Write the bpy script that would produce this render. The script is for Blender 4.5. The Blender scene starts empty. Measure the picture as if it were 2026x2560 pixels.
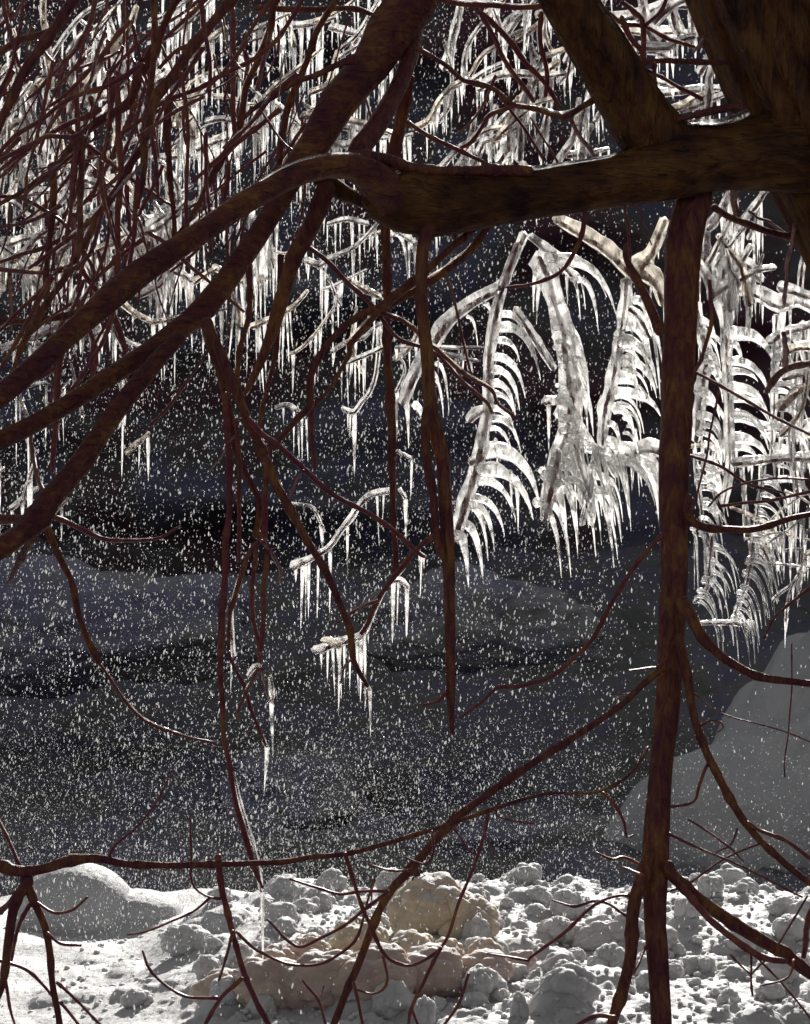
import bpy, math, random
import numpy as np
from mathutils import Vector, noise as mn

SC = bpy.context.scene
COL = SC.collection
R = random.Random(7)
NR = np.random.RandomState(11)
rad = math.radians

# ------------------------------------------------------------------ camera, sky, sun, exposure
CAM_H = 1.6
F = 6000.0                       # focal length measured in photograph pixels (2026 wide)
cam = bpy.data.cameras.new('camera'); camo = bpy.data.objects.new('camera', cam); COL.objects.link(camo)
camo.location = (0, 0, CAM_H); camo.rotation_euler = (rad(90), 0, 0)
cam.sensor_fit = 'HORIZONTAL'; cam.sensor_width = 24.0; cam.lens = 24.0 * F / 2026.0
cam.clip_start = 0.1; cam.clip_end = 500
cam.dof.use_dof = True; cam.dof.focus_distance = 6.9; cam.dof.aperture_fstop = 11
SC.camera = camo

SUN_EL, SUN_AZ = 26.0, 9.0        # behind the scene, a little to the right
w = bpy.data.worlds.new('World'); SC.world = w; w.use_nodes = True
nt = w.node_tree; nt.nodes.clear()
out = nt.nodes.new('ShaderNodeOutputWorld'); bg = nt.nodes.new('ShaderNodeBackground')
sky = nt.nodes.new('ShaderNodeTexSky'); sky.sky_type = 'NISHITA'; sky.sun_disc = False
sky.sun_elevation = rad(SUN_EL); sky.sun_rotation = rad(SUN_AZ)
hsv = nt.nodes.new('ShaderNodeHueSaturation'); hsv.inputs['Saturation'].default_value = 0.12
nt.links.new(sky.outputs[0], hsv.inputs['Color']); nt.links.new(hsv.outputs[0], bg.inputs[0])
bg.inputs[1].default_value = 0.05
nt.links.new(bg.outputs[0], out.inputs[0])
sl = bpy.data.lights.new('sun', 'SUN'); sl.energy = 5.0; sl.angle = rad(0.5); sl.color = (1.0, 0.965, 0.91)
so = bpy.data.objects.new('sun', sl); COL.objects.link(so)
sdir = Vector((math.sin(rad(SUN_AZ)) * math.cos(rad(SUN_EL)), math.cos(rad(SUN_AZ)) * math.cos(rad(SUN_EL)), math.sin(rad(SUN_EL))))
so.rotation_euler = sdir.to_track_quat('Z', 'Y').to_euler(); so.location = (3, 30, 25)
SC.view_settings.view_transform = 'Standard'; SC.view_settings.look = 'None'
SC.view_settings.exposure = 0.5; SC.view_settings.gamma = 1.0; SC.view_settings.use_curve_mapping = False
SC.cycles.max_bounces = 10; SC.cycles.transmission_bounces = 7; SC.cycles.transparent_max_bounces = 8
SC.cycles.caustics_reflective = False

# ------------------------------------------------------------------ helpers
def at(px, py, d):
    """world point seen at photograph pixel (px, py) standing d metres away"""
    return ((px - 1013.0) / F * d, d, CAM_H - (py - 1280.0) / F * d)

def tag(o, label=None, cat=None, group=None, kind=None):
    if label: o['label'] = label
    if cat: o['category'] = cat
    if group: o['group'] = group
    if kind: o['kind'] = kind
    return o

def empty(name, loc, label, cat, group=None):
    o = bpy.data.objects.new(name, None); COL.objects.link(o); o.location = loc
    o.empty_display_size = 0.1
    return tag(o, label, cat, group)

def mesh(name, vs, fs, mat=None, smooth=True):
    me = bpy.data.meshes.new(name)
    me.from_pydata([tuple(v) for v in vs], [], fs)
    if smooth: me.shade_smooth()
    if mat: me.materials.append(mat)
    return me

def link(name, me, parent=None):
    o = bpy.data.objects.new(name, me); COL.objects.link(o)
    if parent is not None:
        o.parent = parent
        q = parent; off = Vector((0, 0, 0))
        while q is not None: off += q.location; q = q.parent
        o.location = -off
    return o

def mesh_np(name, v, f, mat, smooth=False):
    me = bpy.data.meshes.new(name); n = len(f); k = f.shape[1]
    me.vertices.add(len(v)); me.vertices.foreach_set('co', v.astype(np.float32).ravel())
    me.loops.add(n * k); me.loops.foreach_set('vertex_index', f.astype(np.int32).ravel())
    me.polygons.add(n); me.polygons.foreach_set('loop_start', np.arange(0, n * k, k, dtype=np.int32))
    me.polygons.foreach_set('loop_total', np.full(n, k, dtype=np.int32))
    me.update(); me.validate()
    if smooth: me.shade_smooth()
    me.materials.append(mat)
    return me

def spline(pts, step):
    """Catmull-Rom through 4-vectors (x, y, z, r), resampled about every `step` metres"""
    P = [np.array(p, float) for p in pts]
    if len(P) == 1: return P
    P = [2 * P[0] - P[1]] + P + [2 * P[-1] - P[-2]]
    out = []
    for i in range(1, len(P) - 2):
        a, b, c, d = P[i-1], P[i], P[i+1], P[i+2]
        n = max(2, int(np.linalg.norm((c - b)[:3]) / step))
        for k in range(n):
            t = k / n
            q = .5 * (2*b + (c-a)*t + (2*a-5*b+4*c-d)*t*t + (3*b-a-3*c+d)*t*t*t)
            q[3] = b[3] + (c[3] - b[3]) * t
            out.append(q)
    out.append(P[-2]); return out

def tube(pts, step=None, sides=None, lump=0.06, wob=0.0, seed=0.0, flute=0.0, tip=True, fq=1.0, node=0):
    pc = None; ln = 0.0
    rmax = max(p[3] for p in pts)
    if step is None: step = max(0.012, rmax * 0.9)
    S = spline(pts, step); n = len(S)
    if sides is None: sides = 5 if rmax < .005 else 7 if rmax < .012 else 10 if rmax < .03 else 18 if rmax < .08 else 40
    vs = []; fs = []
    up = None
    for i, q in enumerate(S):
        c = Vector(q[:3])
        t = Vector(S[min(i+1, n-1)][:3]) - Vector(S[max(i-1, 0)][:3])
        if t.length < 1e-9: t = Vector((0, 0, 1))
        t.normalize()
        if up is None:
            up = Vector((0, 1, 0)) if abs(t.y) < .9 else Vector((1, 0, 0))
        u = (up - t * up.dot(t)).normalized(); up = u; v = t.cross(u)
        if wob:
            e = mn.noise_vector(c * 9 + Vector((seed, 0, 0))) * wob
            c = c + Vector((e.x, e.y, e.z))
        r = max(q[3], .0002)
        fr = 0.16 / max(rmax, .004) * fq
        if node:
            ln += (c - pc).length if pc is not None else 0
            pc = c.copy(); ph = ((ln + seed * .013) % node) / node - .5
            r *= 1 + .30 * math.exp(-(ph / .09) ** 2)
        for k in range(sides):
            a = 2 * math.pi * k / sides
            dn = u * math.cos(a) + v * math.sin(a)
            s = 1 + lump * mn.noise(Vector((seed, 0, 0)) + c * (fr * 2) + dn * 1.3) * 2
            if flute: s += flute * mn.noise(Vector((seed + 9, c.z * .6 * fr * .2, a * 2.2))) + flute * .7 * mn.noise(Vector((a * 6, seed, c.x + c.z * 1.4)))
            vs.append(c + dn * r * s)
    for i in range(n - 1):
        for k in range(sides):
            k2 = (k + 1) % sides
            fs.append((i*sides+k, i*sides+k2, (i+1)*sides+k2, (i+1)*sides+k))
    for e, sgn in ((0, -1), (n-1, 1)):
        q = S[e]; c = Vector(q[:3]); t = (Vector(S[min(e+1, n-1)][:3]) - Vector(S[max(e-1, 0)][:3])).normalized()
        vs.append(c + t * sgn * q[3] * (.7 if tip else .2)); ci = len(vs) - 1
        for k in range(sides):
            k2 = (k + 1) % sides
            fs.append((e*sides+k2, e*sides+k, ci) if sgn < 0 else (e*sides+k, e*sides+k2, ci))
    return vs, fs

# ------------------------------------------------------------------ materials
def M(name):
    m = bpy.data.materials.new(name); m.use_nodes = True
    n = m.node_tree; n.nodes.clear(); o = n.nodes.new('ShaderNodeOutputMaterial'); return m, n, o
def N(n, t, **kw):
    x = n.nodes.new(t)
    for k, v in kw.items():
        if hasattr(x, k): setattr(x, k, v)
        else: x.inputs[k.replace('_', ' ')].default_value = v
    return x
def ramp(n, src, stops):
    r = n.nodes.new('ShaderNodeValToRGB'); e = r.color_ramp.elements
    while len(e) < len(stops): e.new(.5)
    for i, (p, c) in enumerate(stops): e[i].position = p; e[i].color = (*c, 1)
    n.links.new(src, r.inputs[0]); return r
def coords(n, sx, sy, sz):
    g = n.nodes.new('ShaderNodeNewGeometry'); m = n.nodes.new('ShaderNodeMapping')
    m.inputs['Scale'].default_value = (sx, sy, sz); n.links.new(g.outputs['Position'], m.inputs[0]); return m.outputs[0]
def bump(n, h, strength, dist, prev=None):
    b = n.nodes.new('ShaderNodeBump'); b.inputs['Strength'].default_value = strength; b.inputs['Distance'].default_value = dist
    n.links.new(h, b.inputs['Height'])
    if prev: n.links.new(prev, b.inputs['Normal'])
    return b.outputs[0]

def bark(name, c1, c2, c3, scale, rough, bd, stretch=(1, 1, 1)):
    m, n, o = M(name)
    co = coords(n, *stretch)
    a = N(n, 'ShaderNodeTexNoise', Scale=scale, Detail=6.0, Roughness=.65); n.links.new(co, a.inputs[0])
    big = N(n, 'ShaderNodeTexNoise', Scale=9.0, Detail=3.0); n.links.new(coords(n, 1, 1, 1), big.inputs[0])
    ad = N(n, 'ShaderNodeMath', operation='MULTIPLY_ADD'); n.links.new(a.outputs[0], ad.inputs[0]); ad.inputs[1].default_value = .5
    hb = N(n, 'ShaderNodeMath', operation='MULTIPLY'); n.links.new(big.outputs[0], hb.inputs[0]); hb.inputs[1].default_value = .5
    n.links.new(hb.outputs[0], ad.inputs[2])
    r = ramp(n, ad.outputs[0], [(.36, c1), (.5, c2), (.64, c3)])
    p = N(n, 'ShaderNodeBsdfPrincipled'); n.links.new(r.outputs[0], p.inputs['Base Color'])
    p.inputs['Roughness'].default_value = rough; p.inputs['Coat Weight'].default_value = .10; p.inputs['Coat Roughness'].default_value = .36; p.inputs['Specular IOR Level'].default_value = .15
    wv = N(n, 'ShaderNodeTexVoronoi', Scale=scale * .55, feature='DISTANCE_TO_EDGE'); n.links.new(co, wv.inputs[0])
    cr = N(n, 'ShaderNodeMapRange'); n.links.new(wv.outputs[0], cr.inputs[0]); cr.inputs[2].default_value = .12
    n.links.new(bump(n, cr.outputs[0], .55, bd * .8, bump(n, a.outputs[0], .9, bd)), p.inputs['Normal'])
    n.links.new(p.outputs[0], o.inputs[0]); return m
BARK = bark('bark', (.085, .014, .034), (.150, .046, .034), (.28, .130, .036), 70, .55, .012, (1, 1, .3))
BARK_BIG = bark('trunk_bark', (.030, .008, .008), (.135, .052, .018), (.25, .125, .030), 30, .75, .05, (1.6, 1.6, .3))
BARK_LIMB = bark('limb_bark', (.030, .008, .008), (.135, .052, .018), (.25, .125, .030), 34, .75, .05, (.28, 1.5, 1.7))
BARK_ARCH = bark('arch_bark', (.085, .014, .034), (.150, .046, .034), (.28, .130, .036), 60, .6, .02, (.45, 1, 1.1))
BARK_THIN = bark('twig_bark', (.11, .020, .038), (.165, .042, .048), (.26, .11, .040), 40, .45, .001)
LEAF = bark('dead_leaf_brown', (.04, .015, .012), (.09, .035, .02), (.14, .07, .03), 90, .8, .001)

def snow(name, col, tr, bs=60, bd=.01, var=None, sss=0):
    m, n, o = M(name)
    co = coords(n, 1, 1, 1)
    a = N(n, 'ShaderNodeTexNoise', Scale=bs, Detail=7.0, Roughness=.7); n.links.new(co, a.inputs[0])
    b = N(n, 'ShaderNodeTexVoronoi', Scale=bs * 3.2); n.links.new(co, b.inputs[0])
    p = N(n, 'ShaderNodeBsdfPrincipled'); p.inputs['Base Color'].default_value = (*col, 1); p.inputs['Roughness'].default_value = .6
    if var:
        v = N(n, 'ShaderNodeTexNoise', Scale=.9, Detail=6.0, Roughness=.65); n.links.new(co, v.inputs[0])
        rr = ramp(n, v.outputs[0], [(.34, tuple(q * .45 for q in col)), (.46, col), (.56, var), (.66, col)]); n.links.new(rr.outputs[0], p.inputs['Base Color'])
    if sss:
        p.inputs['Subsurface Weight'].default_value = 1; p.inputs['Subsurface Radius'].default_value = (1, 1, 1); p.inputs['Subsurface Scale'].default_value = sss
    t = N(n, 'ShaderNodeBsdfTranslucent'); t.inputs[0].default_value = (*[min(1, c * 1.02) for c in col], 1)
    nb = bump(n, b.outputs[0], .25, bd * .35, bump(n, a.outputs[0], .7, bd))
    n.links.new(nb, p.inputs['Normal']); n.links.new(nb, t.inputs['Normal'])
    x = N(n, 'ShaderNodeMixShader'); x.inputs[0].default_value = tr
    n.links.new(p.outputs[0], x.inputs[1]); n.links.new(t.outputs[0], x.inputs[2]); n.links.new(x.outputs[0], o.inputs[0]); return m
SNOW = snow('snow', (.50, .50, .505), .0, 110, .008, sss=.014)
LUMP = snow('frosted_snow', (.56, .56, .56), .06, 130, .007, sss=.022)
TAN = snow('stained_snow', (.64, .55, .42), .05, 120, .006, (.54, .41, .38), sss=.014)
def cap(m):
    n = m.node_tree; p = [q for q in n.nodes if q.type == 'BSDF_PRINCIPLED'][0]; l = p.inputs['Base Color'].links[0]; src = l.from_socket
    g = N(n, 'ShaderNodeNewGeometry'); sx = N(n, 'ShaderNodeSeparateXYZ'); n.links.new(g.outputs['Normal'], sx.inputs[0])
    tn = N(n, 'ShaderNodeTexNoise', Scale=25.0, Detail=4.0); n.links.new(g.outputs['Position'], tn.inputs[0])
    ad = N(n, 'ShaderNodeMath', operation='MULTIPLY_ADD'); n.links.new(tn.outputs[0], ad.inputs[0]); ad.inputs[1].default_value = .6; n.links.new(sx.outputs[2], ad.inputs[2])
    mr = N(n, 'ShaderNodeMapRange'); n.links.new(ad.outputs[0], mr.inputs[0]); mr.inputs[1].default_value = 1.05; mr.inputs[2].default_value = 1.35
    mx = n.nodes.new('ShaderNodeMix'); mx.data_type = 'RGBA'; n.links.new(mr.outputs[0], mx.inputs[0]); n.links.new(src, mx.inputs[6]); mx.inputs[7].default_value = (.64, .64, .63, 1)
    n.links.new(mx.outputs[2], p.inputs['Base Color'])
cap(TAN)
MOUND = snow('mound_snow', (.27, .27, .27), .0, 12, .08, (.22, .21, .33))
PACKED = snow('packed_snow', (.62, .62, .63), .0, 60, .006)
SHADESNOW = snow('shaded_snow', (.155, .155, .152), .0, 9, .12, (.14, .13, .215))  # darker copy of the snow, shade behind the bank put into its colour

def rock_mat(name, stops, sc):
    m, n, o = M(name); co = coords(n, 1, 1, 1)
    a = N(n, 'ShaderNodeTexNoise', Scale=sc, Detail=8.0, Roughness=.62); n.links.new(co, a.inputs[0])
    r = ramp(n, a.outputs[0], stops)
    p = N(n, 'ShaderNodeBsdfPrincipled'); n.links.new(r.outputs[0], p.inputs['Base Color']); p.inputs['Roughness'].default_value = .7
    c = N(n, 'ShaderNodeTexNoise', Scale=sc * 12, Detail=6.0); n.links.new(co, c.inputs[0])
    n.links.new(bump(n, c.outputs[0], .6, .03), p.inputs['Normal'])
    n.links.new(p.outputs[0], o.inputs[0]); return m
CLIFF = rock_mat('wet_cliff', [(.34, (.085, .020, .040)), (.45, (.065, .032, .042)), (.50, (.075, .075, .075)), (.56, (.085, .080, .15)), (.62, (.105, .105, .105)), (.72, (.08, .075, .14))], .42)
BOULDER = rock_mat('boulder_grey', [(.3, (.36, .36, .365)), (.5, (.48, .48, .48)), (.6, (.42, .42, .43)), (.75, (.40, .39, .45))], 1.2)

def ice(name, milk, rough, bs, tint=(1, 1, 1)):
    m, n, o = M(name)
    co = coords(n, 1, 1, .22)
    a = N(n, 'ShaderNodeTexNoise', Scale=bs, Detail=3.0, Roughness=.6); n.links.new(co, a.inputs[0])
    g = N(n, 'ShaderNodeBsdfPrincipled'); g.inputs['Base Color'].default_value = (*tint, 1)
    g.inputs['Transmission Weight'].default_value = 1; g.inputs['IOR'].default_value = 1.31; g.inputs['Roughness'].default_value = rough
    t = N(n, 'ShaderNodeBsdfTranslucent'); t.inputs[0].default_value = (.96 * tint[0], .95 * tint[1], .93 * tint[2], 1)
    nb = bump(n, a.outputs[0], .8, .006)
    n.links.new(nb, g.inputs['Normal']); n.links.new(nb, t.inputs['Normal'])
    b = N(n, 'ShaderNodeTexNoise', Scale=bs * .7, Detail=3.0); n.links.new(coords(n, 1, 1, .5), b.inputs[0])
    mr = N(n, 'ShaderNodeMapRange'); n.links.new(b.outputs[0], mr.inputs[0])
    mr.inputs[1].default_value = .38; mr.inputs[2].default_value = .62; mr.inputs[3].default_value = milk * .12; mr.inputs[4].default_value = min(1, milk * 2.6)
    x = N(n, 'ShaderNodeMixShader'); n.links.new(mr.outputs[0], x.inputs[0])
    n.links.new(g.outputs[0], x.inputs[1]); n.links.new(t.outputs[0], x.inputs[2]); n.links.new(x.outputs[0], o.inputs[0]); return m
ICE = ice('clear_ice', .21, .13, 60)
ICE_DIM = ice('glassy_ice', .09, .12, 80)
ICE_WARM = ice('warm_ice', .24, .13, 60, (1.0, .95, .87))
ICICLE = ice('icicle_ice', .33, .10, 90)

m, n, o = M('water_droplet')
p = N(n, 'ShaderNodeBsdfTranslucent'); p.inputs[0].default_value = (1, 1, 1, 1)
g = N(n, 'ShaderNodeBsdfGlossy'); g.inputs['Roughness'].default_value = .25
x = N(n, 'ShaderNodeMixShader'); x.inputs[0].default_value = .3
n.links.new(p.outputs[0], x.inputs[1]); n.links.new(g.outputs[0], x.inputs[2]); n.links.new(x.outputs[0], o.inputs[0]); DROP = m

# ------------------------------------------------------------------ ground and cliff
def sst(a, b, x):
    t = min(1, max(0, (x - a) / (b - a))); return t * t * (3 - 2 * t)
def ground_z(x, y):
    n1 = mn.fractal(Vector((x * 1.1, y * 1.1, 3.1)), 1, 2, 3)
    right = sst(-1.05, -.35, x)
    crest = .02 + .19 * right
    near = crest - (8.8 - min(y, 8.8)) * .05 * right
    edge = sst(8.75 + .25 * mn.noise(Vector((x * 1.4, 0, 5))), 9.9, y)
    z = near * (1 - edge) + (-.10 - .22 * sst(9.8, 12.5, y)) * edge
    z += .05 * n1 + .018 * mn.noise(Vector((x * 5, y * 5, 1)))
    z += (.05 * mn.noise(Vector((x * .5, y * .45, 8))) + .16 * mn.fractal(Vector((x * 1.3, y * 1.1, 4)), .7, 2, 4)) * sst(10.5, 12.5, y)
    for (gx, gy, gh, g1, g2) in ((-1.05, 9.9, .05, .3, .25), (-.72, 8.5, .11, .16, .14), (-.95, 10.6, .05, .5, .2)):
        z += gh * math.exp(-(abs(x - gx) / g1) ** 2.4 - ((y - gy) / g2) ** 2)
    z += sst(13.5, 26, y) * (1.3 + .7 * mn.noise(Vector((x * .3, y * .3, 2))))
    return z
def grid(xs, ys, fz, name, mat):
    vs = [(x, y, fz(x, y)) for y in ys for x in xs]
    nx = len(xs); fs = [(j*nx+i, j*nx+i+1, (j+1)*nx+i+1, (j+1)*nx+i) for j in range(len(ys)-1) for i in range(nx-1)]
    return mesh(name, vs, fs, mat)
def cat(*a): return sorted(set(round(float(v), 4) for b in a for v in b))

# fine bank sheet: low ground sampled coarsely, then soft lumps of every size stamped on it
BX0, BX1, BY0, BY1, BS = -2.3, 2.5, 6.7, 11.2, .0075
bx = np.arange(BX0, BX1 + 1e-6, BS); by = np.arange(BY0, BY1 + 1e-6, BS)
cx_ = np.linspace(BX0, BX1, 97); cy_ = np.linspace(BY0, BY1, 91)
CG = np.array([[ground_z(x, y) for x in cx_] for y in cy_])
def bil(X, Y):
    fx = (X - BX0) / (BX1 - BX0) * 96; fy = (Y - BY0) / (BY1 - BY0) * 90
    i = np.clip(fx.astype(int), 0, 95); j = np.clip(fy.astype(int), 0, 89); u = fx - i; v = fy - j
    return CG[j, i]*(1-u)*(1-v) + CG[j, i+1]*u*(1-v) + CG[j+1, i]*(1-u)*v + CG[j+1, i+1]*u*v
XX, YY = np.meshgrid(bx, by)
BZ = bil(XX, YY)
def stamp(x, y, r, h, sink=.35):
    i0 = max(0, int((x - r - BX0) / BS)); i1 = min(len(bx), int((x + r - BX0) / BS) + 2)
    j0 = max(0, int((y - r - BY0) / BS)); j1 = min(len(by), int((y + r - BY0) / BS) + 2)
    if i1 <= i0 or j1 <= j0: return
    A = XX[j0:j1, i0:i1]; B = YY[j0:j1, i0:i1]
    q = 1 - ((A - x) ** 2 + (B - y) ** 2) / r ** 2
    c = BZ0[min(len(by)-1, max(0, int((y-BY0)/BS))), min(len(bx)-1, max(0, int((x-BX0)/BS)))]
    t = c - sink * h + h * np.sqrt(np.clip(q, 0, 1))
    Z = BZ[j0:j1, i0:i1]; np.copyto(Z, np.where((q > 0) & (t > Z), t, Z))
for (nn, r0, r1) in ((120, .05, .11), (420, .022, .050), (9500, .009, .018)):
    BZ0 = BZ.copy()
    for k in range(nn):
        x = R.uniform(-1.5, 2.3); y = R.uniform(6.8, 9.5); m_ = sst(-.85, -.45, x)
        if R.random() > .25 + .75 * m_ or (x < -.5 and y > 8.7): continue
        r = R.uniform(r0, r1); stamp(x, y, r, r * R.uniform(.5, 1.0) * (.35 + .65 * m_), .35)
gm = BZ * 0; gx_, gy_, gr_ = -1.36, 9.92, .25
BZ0 = BZ.copy(); stamp(gx_, gy_, .27, .26, .02); stamp(-1.12, 9.95, .20, .10, .1)
for _ in range(2):
    P_ = np.pad(BZ, 1, mode='edge'); BZ = (P_[:-2, 1:-1] + P_[2:, 1:-1] + P_[1:-1, :-2] + P_[1:-1, 2:] + 4 * P_[1:-1, 1:-1]) / 8
g2 = NR.rand(*BZ.shape) - .5; g4 = np.kron(NR.rand(BZ.shape[0] // 3 + 1, BZ.shape[1] // 3 + 1) - .5, np.ones((3, 3)))[:BZ.shape[0], :BZ.shape[1]]
BZ += .0026 * g2 + .0022 * g4
E_ = 0
vs_ = np.stack([XX, YY, BZ], -1).reshape(-1, 3); nxb = len(bx)
ii, jj = np.meshgrid(np.arange(nxb - 1), np.arange(len(by) - 1)); q0 = (jj * nxb + ii).ravel()
tag(link('snow_bank', mesh_np('snow_bank', vs_, np.stack([q0, q0+1, q0+nxb+1, q0+nxb], 1), SNOW, True)), kind='structure')
def bank_z(x, y):
    i = min(nxb-1, max(0, int((x - BX0) / BS))); j = min(len(by)-1, max(0, int((y - BY0) / BS))); return BZ[j, i]
def ground_hit(px, py):
    d = 6.9
    while d < 10.9:
        p = at(px, py, d)
        if p[2] <= float(bil(np.array(p[0]), np.array(p[1]))) + .01: return p
        d += .02
    return at(px, py, 8.8)
xs = cat(np.linspace(-60, -6, 19), np.linspace(-6, 6, 181), np.linspace(6, 60, 19))
ys = cat(np.linspace(-20, 6, 14), np.linspace(6, 30, 260), np.linspace(30, 120, 16))
tag(link('shaded_ground', grid(xs, ys, lambda x, y: ground_z(x, y) - (.05 if 6.75 < y < 11.1 and -2.25 < x < 2.45 else .004), 'shaded_ground', SHADESNOW)), kind='structure')

# cliff: a curved rock face with ledges
vs = []; fs = []; nu, nv = 150, 60
for j in range(nv):
    for i in range(nu):
        u = -45 + 90 * i / (nu - 1); t = j / (nv - 1); z = -1.0 + 9.1 * t
        y = 27.3 + .9 * t + .02 * abs(u) * 0
        d = mn.fractal(Vector((u * .55, z * .9, 1.7)), 1, 2, 5) * 1.1 + .6 * mn.noise(Vector((u * .2, z * 1.6, 6)))
        vs.append((u, y - d, z + .25 * mn.noise(Vector((u * .5, z, 2)))))
b0 = len(vs)
for i in range(nu):                      # top running back
    u = -45 + 90 * i / (nu - 1); vs.append((u, 70, 7.8))
for j in range(nv - 1):
    for i in range(nu - 1): a = j*nu+i; fs.append((a, a+1, a+nu+1, a+nu))
for i in range(nu - 1): a = (nv-1)*nu+i; fs.append((a, a+1, b0+i+1, b0+i))
tag(link('rock_cliff', mesh('rock_cliff', vs, fs, CLIFF)), kind='structure')

def blob(sub, sq, amp, fr, seed):
    import bmesh
    bm = bmesh.new(); bmesh.ops.create_icosphere(bm, subdivisions=sub, radius=1)
    for v in bm.verts:
        n_ = v.co.normalized()
        k = 1 + amp * mn.fractal(n_ * fr + Vector((seed, seed * .3, 0)), 1, 2, 4)
        v.co = Vector((n_.x * k, n_.y * k, n_.z * k * sq))
    vs = [v.co.copy() for v in bm.verts]; fs = [tuple(v.index for v in f.verts) for f in bm.faces]; bm.free()
    return vs, fs
def rock(name, c, s, mat, label, cat_, seed=0, amp=.25, sub=4, group=None, sq=1, fr=1.2):
    vs, fs = blob(sub, sq, amp, fr, seed)
    me = mesh(name, [(v.x * s[0], v.y * s[1], v.z * s[2]) for v in vs], fs, mat)
    o = link(name, me); o.location = c; return tag(o, label, cat_, group)
def pxs(px, py, d): return at(px, py, d)
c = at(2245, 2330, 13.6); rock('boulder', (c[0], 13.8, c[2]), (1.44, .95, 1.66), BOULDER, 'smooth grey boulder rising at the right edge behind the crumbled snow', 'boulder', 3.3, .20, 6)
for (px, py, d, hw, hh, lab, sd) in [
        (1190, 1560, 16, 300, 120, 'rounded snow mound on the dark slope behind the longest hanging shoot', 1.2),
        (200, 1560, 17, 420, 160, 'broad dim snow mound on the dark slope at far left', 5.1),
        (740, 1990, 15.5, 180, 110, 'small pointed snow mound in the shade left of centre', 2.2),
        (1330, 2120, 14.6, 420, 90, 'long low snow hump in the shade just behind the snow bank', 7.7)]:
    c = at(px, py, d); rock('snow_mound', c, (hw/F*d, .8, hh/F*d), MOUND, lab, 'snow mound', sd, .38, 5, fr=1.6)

# ------------------------------------------------------------------ snow lumps on the bank
LM = []
def cauliflower(sub, seed):
    vs, fs = blob(sub, 1, .10, 1.2, seed); o_ = []
    for v in vs:
        n_ = v.normalized(); d1 = mn.voronoi(n_ * 1.35 + Vector((seed, 1, 2)))[0][0]; d2 = mn.voronoi(n_ * 3.4 + Vector((seed, 5, 2)))[0][0]
        k = v.length * (.80 + .30 * (1 - min(1, d1 * 1.25) ** 2) + .07 * (1 - min(1, d2 * 1.3) ** 2))
        o_.append(n_ * k)
    o_ = [v * (1 + .035 * mn.fractal(v * 9, .6, 2, 3)) for v in o_]
    return [Vector((v.x, v.y, v.z * .92)) for v in o_], fs
for k in range(9): LM.append(cauliflower(5 if k < 5 else 4, k * 3.7 + 1))
lump_me = [mesh('snow_clump', v, f, LUMP) for v, f in LM]
tan_me = [mesh('stained_clump', v, f, TAN) for v, f in LM]
def lump(px, py, d, r, tan=False, label=None, group=None, sx=1.0, sz=1.0):
    c = ground_hit(px, py + r * .55 * sz); rr = r / F * c[1]
    me = (tan_me if tan else lump_me)[R.randrange(5)]
    o = link('snow_clump', me); o.location = (c[0], c[1] + (rr * .3 if tan else 0), c[2] + rr * sz * (.6 if tan else .45)); o.scale = (rr * sx, rr * .9, rr * sz); o.rotation_euler = (R.uniform(-.3, .3), R.uniform(-.3, .3), R.uniform(0, 6.28) if abs(sx - 1) < .15 else R.uniform(-.2, .2))
    return tag(o, label, 'snow clump', group)
GL = 'clumps of crumbled snow along the bank'
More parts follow.
